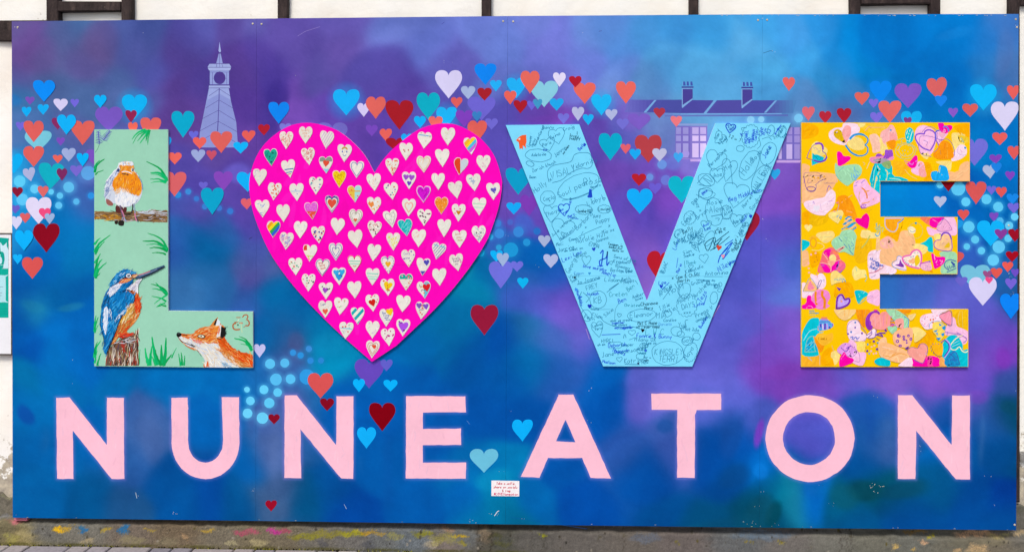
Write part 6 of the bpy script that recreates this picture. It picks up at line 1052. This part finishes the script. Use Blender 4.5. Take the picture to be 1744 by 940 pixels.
patch(E6, BOT, 'FFD088', '420,220 500,200 640,190 680,250 600,330 540,350 470,310', 'painted_heart'); pen(E6, BOT, [('FFB040', 1.0, '540,230 550,330'), ('FFB850', 1.0, '600,220 590,300'), ('F8A828', 1.4, '700,200 720,320'), ('F09020', 1.4, '750,210 770,420'), ('F8B040', 1.2, '800,190 780,330')])
patch(E6, BOT, LP, '575,430 600,360 680,345 730,400 740,470 800,520 790,590 700,600 610,580 580,510', 'painted_heart'); pen(E6, BOT, [('8868B8', .7, '575,500 580,410 630,355 700,348 740,420 800,500 795,570 720,600 620,570'), ('6C78D0', 1.4, '615,560 640,540 640,580 680,545 690,580 720,545'), ('8088D8', 1.0, '610,545 700,560')]); dots(E6, BOT, '3C78C8', '672,375 624,488', 11); dots(E6, BOT, '7038A8', '672,436 588,512 752,505', 11)
patch(E6, BOT, 'FFDC68', '660,620 780,600 790,700 720,760 690,700', 'painted_patch'); patch(E6, BOT, HP_, '600,590 680,620 700,720 800,740 760,885 640,850 590,760', 'painted_patch'); patch(E6, BOT, 'E8A0E8', '460,690 540,620 640,640 690,720 650,780 560,770 480,740', 'painted_patch'); pen(E6, BOT, [('7840B8', 1.6, '510,690 555,630 560,680 620,650'), ('7840B8', 1.4, '500,670 560,720 600,660'), ('9858B8', .7, '620,650 690,720 640,780 590,770'), ('B070B0', .7, '690,700 720,760 720,840 660,830'), ('C888D0', .8, '460,690 500,650')])
patch(E6, BOT, MG, '520,750 545,725 580,780 640,800 655,830 600,870 490,900 490,800', 'painted_heart'); pen(E6, BOT, [('FF90C8', .8, '500,810 550,740')])
patch(E6, BOT, '9830B8', '800,420 800,320 860,250 940,240 960,280 860,300 850,400 880,440 840,470', 'painted_heart'); patch(E6, BOT, 'F43C88', '880,180 920,165 945,220 900,240'); 
patch(E6, BOT, DO, '1010,300 1080,280 1130,340 1110,430 1030,460', 'painted_patch'); patch(E6, BOT, 'FF9C98', '845,330 880,270 930,265 960,285 1000,250 1060,260 1090,310 1080,390 1020,460 920,455 870,410', 'painted_heart'); pen(E6, BOT, [('F8B0B8', 1.4, '900,300 910,420'), ('FFB4A8', 1.4, '960,300 970,430'), ('F08CB0', 1.2, '1010,290 1000,420'), ('F4A868', 1.2, '1050,290 1040,400')])
patch(E6, BOT, LP, '800,540 850,480 900,450 930,520 900,550 840,560', 'painted_heart'); pen(E6, BOT, [('6838A8', 1.1, '800,530 850,500 870,470 860,520 820,560 900,550 920,460'), ('7038B0', 2.0, '910,530 960,500 1030,500'), ('7840B0', 1.6, '930,520 1000,540 960,500'), ('6828A8', 3.0, '1020,460 1044,480'), ('5C3080', 1.0, '920,560 980,590 1040,600')])
patch(E6, BOT, 'FFC898', '950,600 1040,560 1040,800 960,760', 'painted_patch'); dots(E6, BOT, '7038A8', '893,600 930,692 815,712', 14); dots(E6, BOT, '40A8D8', '820,635 938,615 838,745', 11); dots(E6, BOT, 'F0A018', '848,602 795,672', 9); dots(E6, BOT, 'F8B8C8', '865,665 900,650 860,715 890,745 920,740', 11)
patch(E6, BOT, TQ, '900,830 950,795 1010,795 1080,820 1080,890 980,890 920,870', 'painted_heart')
patch(E7, BOT, MT, '80,60 220,60 400,190 400,310 330,330 330,210 200,210 150,170', 'painted_patch'); patch(E7, BOT, 'E0B0F0', '210,260 300,230 310,300 250,320', 'painted_patch'); patch(E7, BOT, 'FFA8A0', '200,220 320,190 330,330 250,310'); ht(E7, BOT, 'A4DCB0', 170, 360, 140, 120, 0); pen(E7, BOT, [('5898D8', 1.2, '330,160 400,200 400,310 500,385'), ('60B0D0', 1.2, '140,230 210,215'), ('F058C8', 2.0, '130,300 200,280'), ('6068D0', 1.0, '140,265 190,270'), ('F070C0', 1.6, '140,170 165,160'), ('B0A080', .7, '215,60 220,150 290,150'), ('C8A068', .8, '330,110 400,150 470,130')])
patch(E7, BOT, 'FFD890', '400,150 510,120 480,190 430,220', 'painted_patch'); patch(E7, BOT, CR, '430,340 540,320 650,390 640,440 500,540 480,420', 'painted_patch'); patch(E7, BOT, 'FFBC90', '200,390 420,320 470,420 420,600 360,620 200,560', 'painted_patch')
pen(E7, BOT, [('8038B0', 1.6, cv(*v.split(',') and [float(z) for z in v.split(',')])) for v in ('262,440,26,24', '240,520,18,18', '280,585,18,12', '400,440,13,14', '435,487,14,16', '330,455,12,12', '335,492,12,12')]); dots(E7, BOT, '8038B0', '262,440 380,545 375,510', 15)
patch(E7, BOT, PE, '0,540 200,580 330,640 420,700 390,800 300,840 130,800 0,720', 'painted_heart'); pen(E7, BOT, [('F8A850', 1.6, '30,720 130,740 230,680'), ('FFD8A0', 1.6, '150,800 230,740 260,830'), ('F8B070', 1.6, '60,640 200,680 330,700'), ('F0A040', 1.2, '120,760 260,700 380,720'), ('FFD0B0', 1.4, '20,600 180,640')]); patch(E7, BOT, LP, '270,860 400,760 470,780 470,885 280,885', 'painted_patch')
patch(E7, BOT, LP, '570,220 600,150 700,120 850,110 880,200 860,300 760,330 660,350 600,290', 'painted_heart'); dots(E7, BOT, 'F8708C', '640,200 680,170 760,160 800,190 640,270 700,300 660,240 820,150 600,230', 8); dots(E7, BOT, 'F07838', '725,210 765,205 758,250', 13); pen(E7, BOT, [('E888B8', .8, '590,180 640,130 640,200'), ('E090C0', .8, '590,260 650,310 700,260')]); patch(E7, BOT, LP, '750,55 980,55 960,80 850,120 760,110', 'painted_patch')
patch(E7, BOT, HP_, '1020,180 1080,190 1110,300 1200,340 1280,400 1250,540 1180,560 1100,440 940,430 960,300', 'painted_heart'); patch(E7, BOT, 'FF98B0', '845,165 880,130 1000,80 1030,130 1020,290 930,250', 'painted_heart', False); pen(E7, BOT, [('8C5898', .8, '840,150 880,125 960,95 1000,70 1030,110 1025,290 920,240 850,170'), ('A888D8', .8, '930,380 1190,430'), ('A080D0', .8, '970,380 960,440'), ('8868C8', .8, '1100,390 1250,480 1200,540')])
patch(E7, BOT, 'FFDC60', '760,260 860,240 930,300 920,440 850,520 800,430 760,380', 'painted_patch'); pen(E7, BOT, [('58A0D0', .8, '700,330 710,270 760,235 860,235 930,300')])
for s in ('850,260 895,285 860,300 848,280', '885,320 945,290 945,330 925,368', '770,375 830,350 810,390 775,385', '795,400 855,400 830,440', '875,415 925,395 925,430 900,452', '805,470 880,470 845,515'): patch(E7, BOT, '1894DC', s, 'painted_heart', False)
patch(E7, BOT, TQ, '960,470 1040,430 1120,450 1190,560 1200,650 1275,650 1275,888 960,888 900,760 890,600', 'painted_patch'); patch(E7, BOT, 'F8A858', '860,760 910,760 960,888 860,888'); patch(E7, BOT, '1890C8', '930,800 1000,690 1080,660 1150,870 960,880', 'painted_heart'); pen(E7, BOT, [('4040A8', .9, '950,800 1040,690 1100,690 1150,860'), ('3850B8', .9, '980,820 1060,760 1020,840 1110,780'), ('3048A8', .9, '1000,700 1080,780 1000,800'), ('2860B0', .9, '960,850 1140,850'), ('FFF0B8', 1.5, '1190,430 1090,480 1010,580 1030,640 1090,640 1140,600 1180,660 1230,680 1265,660'), ('A8E0E8', .8, '1040,560 1140,510'), ('A8E0E8', .8, '1030,600 1150,550'), ('40B0D0', 1.0, '1060,540 1150,500'), ('2878B8', .8, '1050,600 1130,590'), ('B8A0F0', 2.2, '940,490 1000,560 1000,640 920,760'), ('4838A8', 1.6, '930,510 980,560 985,640 920,740'), ('7C48C0', 1.4, '870,540 930,490')])
patch(E7, BOT, 'FFB818', '740,580 800,560 900,570 900,700 860,740 780,690', 'painted_heart'); dots(E7, BOT, '8048A8', '735,590 760,560 800,555 840,560 725,620 740,655 770,690 800,715 830,735 860,740', 7)
patch(E7, BOT, MG, '465,760 600,830 650,750 760,735 850,770 850,840 830,888 490,888 470,830', 'painted_heart'); patch(E7, BOT, 'F84CA0', '660,760 740,740 760,880 690,885'); patch(E7, BOT, 'FFA498', '390,650 450,610 540,625 590,560 660,570 680,660 650,760 600,840 500,790 410,720', 'painted_heart'); pen(E7, BOT, [('7858A8', .8, '390,690 395,640 450,605 530,625 560,570 630,555 680,620 660,730'), ('8C48B0', 1.4, '480,790 600,840 640,780'), ('7038A0', 2.0, '350,630 400,600 370,640'), ('E0A0D8', 1.2, '640,690 670,720')])
pen(E7, BOT, [('F0D060', 1.2, '1150,80 1120,200 1140,300'), ('F4CC50', 1.2, '1180,80 1190,320'), ('E8B810', 1.2, '1110,100 1090,170')])
# middle arm
patch(E4, MIDR, 'FFA818', '160,70 400,60 360,120 340,240 250,270 180,220', 'painted_heart'); pen(E4, MIDR, [('C8C0E8', 2.0, '150,60 440,60'), ('5890D0', 1.6, '440,62 400,105 350,130'), ('C0C0E0', 1.6, '155,70 160,180 220,250 300,265 345,200 350,130'), ('E09020', 1.2, '200,140 210,130'), ('E09020', 1.2, '270,125 285,130')])
pen(E4, MIDR, [('A0D0A8', 1.0, '0,200 40,260 0,300'), ('88C8B8', 1.0, '30,130 40,220 100,240'), ('60B0D8', 1.4, '0,310 40,330'), ('90C8B0', .9, '60,200 130,210 110,270'), ('A8D8A0', .8, '20,270 90,260')])
patch(E4, MIDR, 'FFECC0', '500,210 560,185 620,230 600,290 530,280', 'painted_dot'); pen(E4, MIDR, [('7880A8', .9, '540,255 580,268 620,245'), ('D0C078', .7, cv(620, 250, 110, 120)), ('C8A858', .7, '490,60 540,45 690,60')]); ht(E4, MIDR, '1C98B8', 625, 140, 34, 38)
patch(E4, MIDR, 'F87C58', '690,50 830,50 940,110 900,190 830,170 740,110', 'painted_patch'); patch(E4, MIDR, HP_, '800,190 960,230 1060,52 1210,52 1250,300 1100,320 900,330 820,300', 'painted_patch'); patch(E4, MIDR, MG, '850,60 960,48 1060,52 990,160 930,210 840,170', 'painted_heart'); pen(E4, MIDR, [('FF80B8', 1.2, '880,80 1000,150'), ('A050C8', 2.6, '1040,60 1000,150')]); patch(E4, MIDR, 'F8B0D8', '940,190 1050,75 1150,170 1165,240 1000,260', 'painted_heart'); pen(E4, MIDR, [('A060B0', .8, '940,200 960,160 1000,150 1050,70 1120,130 1170,220 1150,245 1000,265 940,230'), ('A05890', 1.0, '1045,190 1048,200'), ('7050A0', 1.0, '1130,205 1140,212')])
patch(E4, MIDR, CR, '570,460 700,450 800,500 800,560 720,610 620,540', 'painted_patch'); patch(E4, MIDR, TQ, '690,450 770,410 840,345 880,380 890,560 870,578 810,560 800,500 740,465', 'painted_heart')
patch(E4, MIDR, CR, '900,310 1010,300 1000,380 920,400'); patch(E4, MIDR, MT, '990,580 1190,570 1255,640 1255,900 1010,900 1030,700', 'painted_patch'); patch(E4, MIDR, 'FFC890', '905,470 930,400 1010,380 1040,310 1120,290 1160,360 1165,545 1000,545 930,520', 'painted_heart'); pen(E4, MIDR, [('7840C0', 2.6, '1010,330 1050,285 1110,285 1150,330 1165,380'), ('9858C0', 1.4, '1165,380 1168,550 1000,548 920,510 900,450 930,400 1000,385 1010,330'), ('C878C8', .9, '1080,380 1110,385'), ('D0A0A0', .9, '1020,460 1060,430')]); patch(E4, MIDR, 'F0C020', '1080,470 1130,430 1140,500 1060,510', 'painted_patch')
patch(E4, MIDR, LP, '265,770 330,700 350,640 410,640 430,700 480,850 360,840', 'painted_heart'); pen(E4, MIDR, [('5898D0', 1.0, '480,850 320,820 265,780 270,730 330,700 340,650 380,635 430,680')]); patch(E4, MIDR, '8038A8', '385,690 410,740 438,808 310,770 370,755', 'painted_heart')
patch(E4, MIDR, 'FFE8D8', '430,700 440,640 540,620 600,560 650,545 700,590 705,700 680,830 560,810 480,770', 'painted_heart'); patch(E4, MIDR, 'FFB888', '500,660 600,670 640,720 540,750', 'painted_patch'); patch(E4, MIDR, 'F4CC20', '610,660 660,620 690,720 620,790', 'painted_patch'); pen(E4, MIDR, [('F470B8', 2.8, '680,825 560,800 460,750 420,680 450,640 540,625'), ('F470B8', 2.8, '540,625 570,570 640,540 700,590 708,700 690,800')]); dots(E4, MIDR, '5888C8', '445,700 470,725 490,745 515,755 550,650 585,640 610,590 655,585 670,640 625,790 560,770', 8)
patch(E4, MIDR, 'F8B8D0', '690,780 720,740 830,720 870,830 800,860 720,840', 'painted_heart'); pen(E4, MIDR, [('C040C0', 1.6, '690,800 690,760 740,740 850,720'), ('B088D8', 1.4, '770,830 800,790 850,810'), ('3C90B0', 1.4, '810,720 845,710')]); patch(E4, MIDR, DO, '790,850 880,855 880,890', 'painted_patch', False)
patch(E4, MIDR, MG, '858,610 890,600 930,640 980,650 1050,645 1075,680 1040,760 920,830 890,760', 'painted_heart'); pen(E4, MIDR, [('FFB8E0', 1.1, '905,610 915,690 965,800'), ('FFA8D8', 1.0, '960,790 940,720 980,690 1010,720 1030,700 1020,740 960,795')])
pen(E4, MIDR, [('4858B8', 1.2, '1120,850 1060,790 1080,720 1150,690 1240,720'), ('4060B8', 1.1, '1100,880 1150,860 1240,820'), ('3C58A8', 2.4, '1160,720 1220,770'), ('4868B0', 1.0, '1130,780 1150,830 1180,780'), ('3868A8', 1.4, '1180,810 1230,790'), ('3850B0', 1.4, '1170,740 1210,790'), ('4868B0', 1.0, '1100,790 1130,850')])
# ================================================================ small things on and beside the board
stick = thing('notice', 'small white printed notice taped to the lower middle of the mural', 'notice', at(861, 844.6, MURAL_Y))
cutout('paper', poly('837,817.9 884.5,818.6 884.3,844.7 836.9,844'), MURAL_Y - .0003, MURAL_Y - .0014, 'FBF2F2', stick, edge='FFFFFF', mat=PAPER)
A = Art(MURAL_Y - .0014, .0001)
for t_, x, y, h, wd in (('Take a selfie,', 845.3, 824.4, 4.0, 33), ('share on socials', 840.6, 830.6, 4.0, 41), ('& tag', 855.4, 836.9, 4.0, 14), ('#LOVENuneaton', 841, 842.6, 4.2, 42)):
    B = Art(0); l = write(B, t_, 0, 0, h, 0, 'E06068', 1, None); k = wd / l
    n0 = len(A.V); write(A, t_, x, y, h, -.8, 'D84858' if t_[0] != '#' else 'D83068', .85, None)
    x0 = at(x, y, MURAL_Y).x
    for i in range(n0, len(A.V)): v = A.V[i]; A.V[i] = Vector((x0 + (v.x - x0) * k, v.y, v.z))
A.build('print', stick)
# notice board on the wall at the left
nbY = WALL_Y - .022; FRAME = solid('white_frame', '#F4F2F6', .4, .02); DARK = solid('dark_edge', '#5C5450', .5, .1)
b0, b1 = at(-150, 399, nbY), at(19.3, 603, nbY)
nb = thing('notice_board', 'white framed board with a teal and pale blue poster fixed beside the mural', 'notice board', ((b0.x + b1.x) / 2, nbY, b1.z))
box('frame', (b0.x, nbY, b1.z), (b1.x, WALL_Y + .004, b0.z), FRAME, nb, bev=.002)
for nm, za, zb in (('edge_trim', b0.z, b0.z + .006), ('edge_trim', b1.z - .006, b1.z)): box(nm, (b0.x, nbY - .002, za), (b1.x, WALL_Y + .004, zb), DARK, nb)
box('edge_trim', (b1.x, nbY - .002, b1.z - .006), (b1.x + .003, WALL_Y + .004, b0.z + .006), DARK, nb)
A = Art(nbY, .0003); NB = (0, 380, 3.917)
A.fill(poly('-140,405 14.4,405 14.4,541 -140,541'), '10B09C'); A.fill(poly('-140,405 14.4,405 14.4,457.5 -140,457.5'), 'D4F0FA')
A.fill(smooth(fr('0,130 20,150 50,120 52,102 -60,104 -60,200 0,190 25,200 30,250 20,300 -60,300 -60,240 0,230', NB)), '10A898'); A.fill(fr('30,250 55,235 55,300 20,300', NB), 'D4F0FA'); A.fill(smooth(fr('-10,225 10,230 12,265 -10,270', NB)), 'D4F0FA'); A.fill(fr('46,102 56,102 56,180 44,150', NB), '10A898')
A.fill(smooth(fr('-400,348 30,348 38,358 38,515 28,527 -400,527', NB), True, 2), 'B8E8F0')
for y in (425, 465, 483): A.line(fr(f'-80,{y} {22 - (y - 425) * .2},{y}', NB), '8CA8B8', 1.0)
for y in (572, 590, 605): A.line(fr(f'-300,{y} 55,{y - 1}', NB), '0C9C8C', .5)
for x in (0, 12, 24, 40): A.fill(oval(x / 3.917, 380 + 280 / 3.917, .9, n=6), 'D4F0FA')
A.build('poster', nb)
# fixings of the hoarding
SCREW = solid('screw_head', '#CDBFA4', .45, .2); sr = random.Random(9)
for x, y in ((30, 47), (430.5, 41), (445.5, 41.5), (857, 36.8), (874, 37.2), (1291, 35), (1306.5, 34.5), (1730, 33.4), (1732, 47), (1718, 384), (1728, 893)):
    c = at(x, y, MURAL_Y); V, F = [], []
    for k in range(10): a = 2 * math.pi * k / 10; V += [(c.x + .0050 * math.cos(a), MURAL_Y - .0003, c.z + .0050 * math.sin(a)), (c.x + .0036 * math.cos(a), MURAL_Y - .0022, c.z + .0036 * math.sin(a))]
    for k in range(10): j = (k + 1) % 10; F.append((2 * k, 2 * j, 2 * j + 1, 2 * k + 1))
    F.append(tuple(2 * k + 1 for k in range(10))); mesh_obj('screw', V, F, SCREW, mural)
A = Art(MURAL_Y, .0001); cr = random.Random(14)                          # chips and scuffs in the paint
CH = [(118, 810, 4), (25, 874, 4), (297, 874, 8), (233, 844, 3), (429, 833, 5), (440, 885, 6), (525, 614, 2), (804, 886, 6), (842, 875, 8), (890, 885, 3), (853, 803, 4), (1268, 888, 9), (1283, 889, 6), (1325, 893, 5), (1291, 860, 3), (1297, 836, 3), (1414, 858, 5), (1487, 826, 9), (1502, 828, 8), (1492, 838, 6), (1400, 826, 3), (1488, 675, 5), (1563, 758, 6), (1570, 770, 5), (1683, 809, 4), (1695, 858, 3), (1008, 664, 5), (1004, 716, 4), (1720, 470, 10), (1726, 500, 8), (1730, 664, 5), (1295, 34, 8), (1730, 44, 8), (29, 48, 5), (245, 58, 2), (536, 75, 3), (461, 60, 3), (505, 130, 2), (993, 55, 3), (755, 106, 4), (770, 108, 4), (945, 94, 2), (1320, 88, 4), (1300, 375, 4), (1306, 408, 3), (865, 400, 3), (915, 455, 4), (1125, 690, 3), (870, 700, 3), (125, 614, 2), (128, 652, 2), (947, 218, 3)]
for x, y, n in CH:
    for _ in range(max(1, int(n * .7))):
        c = cr.choice(['D8D4C0', 'E8E4D8', 'B8C4D0', 'A8B890', '2C3C5C'] if y > 120 else ['E8E4DC', 'C8C4B8', '40406C', '3C3868']); q, z = x + cr.gauss(0, 3.2), y + cr.gauss(0, 2)
        A.fill(oval(q, z, cr.uniform(.3, .9), cr.uniform(.25, .6), cr.uniform(0, 180), 5, cr, .3), c)
for s, c, w_ in (('545,46 520,54 507,62', '8C7CC0', .8), ('586,858 590,866', 'A8C0D8', .7), ('1300,91 1312,87 1316,88', '2C5C90', .8), ('842,878 847,871 850,869', 'E8ECE8', 1.0), ('231,838 233,848', 'C8D8DC', .8), ('795,716 800,722', '5C8CC8', .6), ('1020,54 1025,53', '4C4C98', .8), ('870,880 1000,900', '0A58A8', .4), ('1130,560 1140,540 1145,530', '9C7CCC', .6), ('1214,540 1226,519', 'C890C0', .9), ('998,560 1004,578', 'B090C8', .9), ('430,404 424,407', '303060', .9), ('757,38 752,42', '4040A0', .6)): A.line(poly(s), c, w_)
for y in (25.6,):
    for _ in range(34): x = cr.uniform(1200, 1734); A.fill(oval(x, 26.2 + cr.uniform(0, 1.2), cr.uniform(.6, 2.2), .35, 0, 6), 'C8BCA8')
for _ in range(16):
    x = cr.uniform(30, 1720); yb = 881 + (x - 21) * .01235; A.fill(oval(x, yb - cr.uniform(.4, 1.4), cr.uniform(.5, 2.0), .4, 0, 6), cr.choice(['A8A880', 'C8C0A0', '7C8C60']))
A.build('paint_chips', mural, kind='stuff')
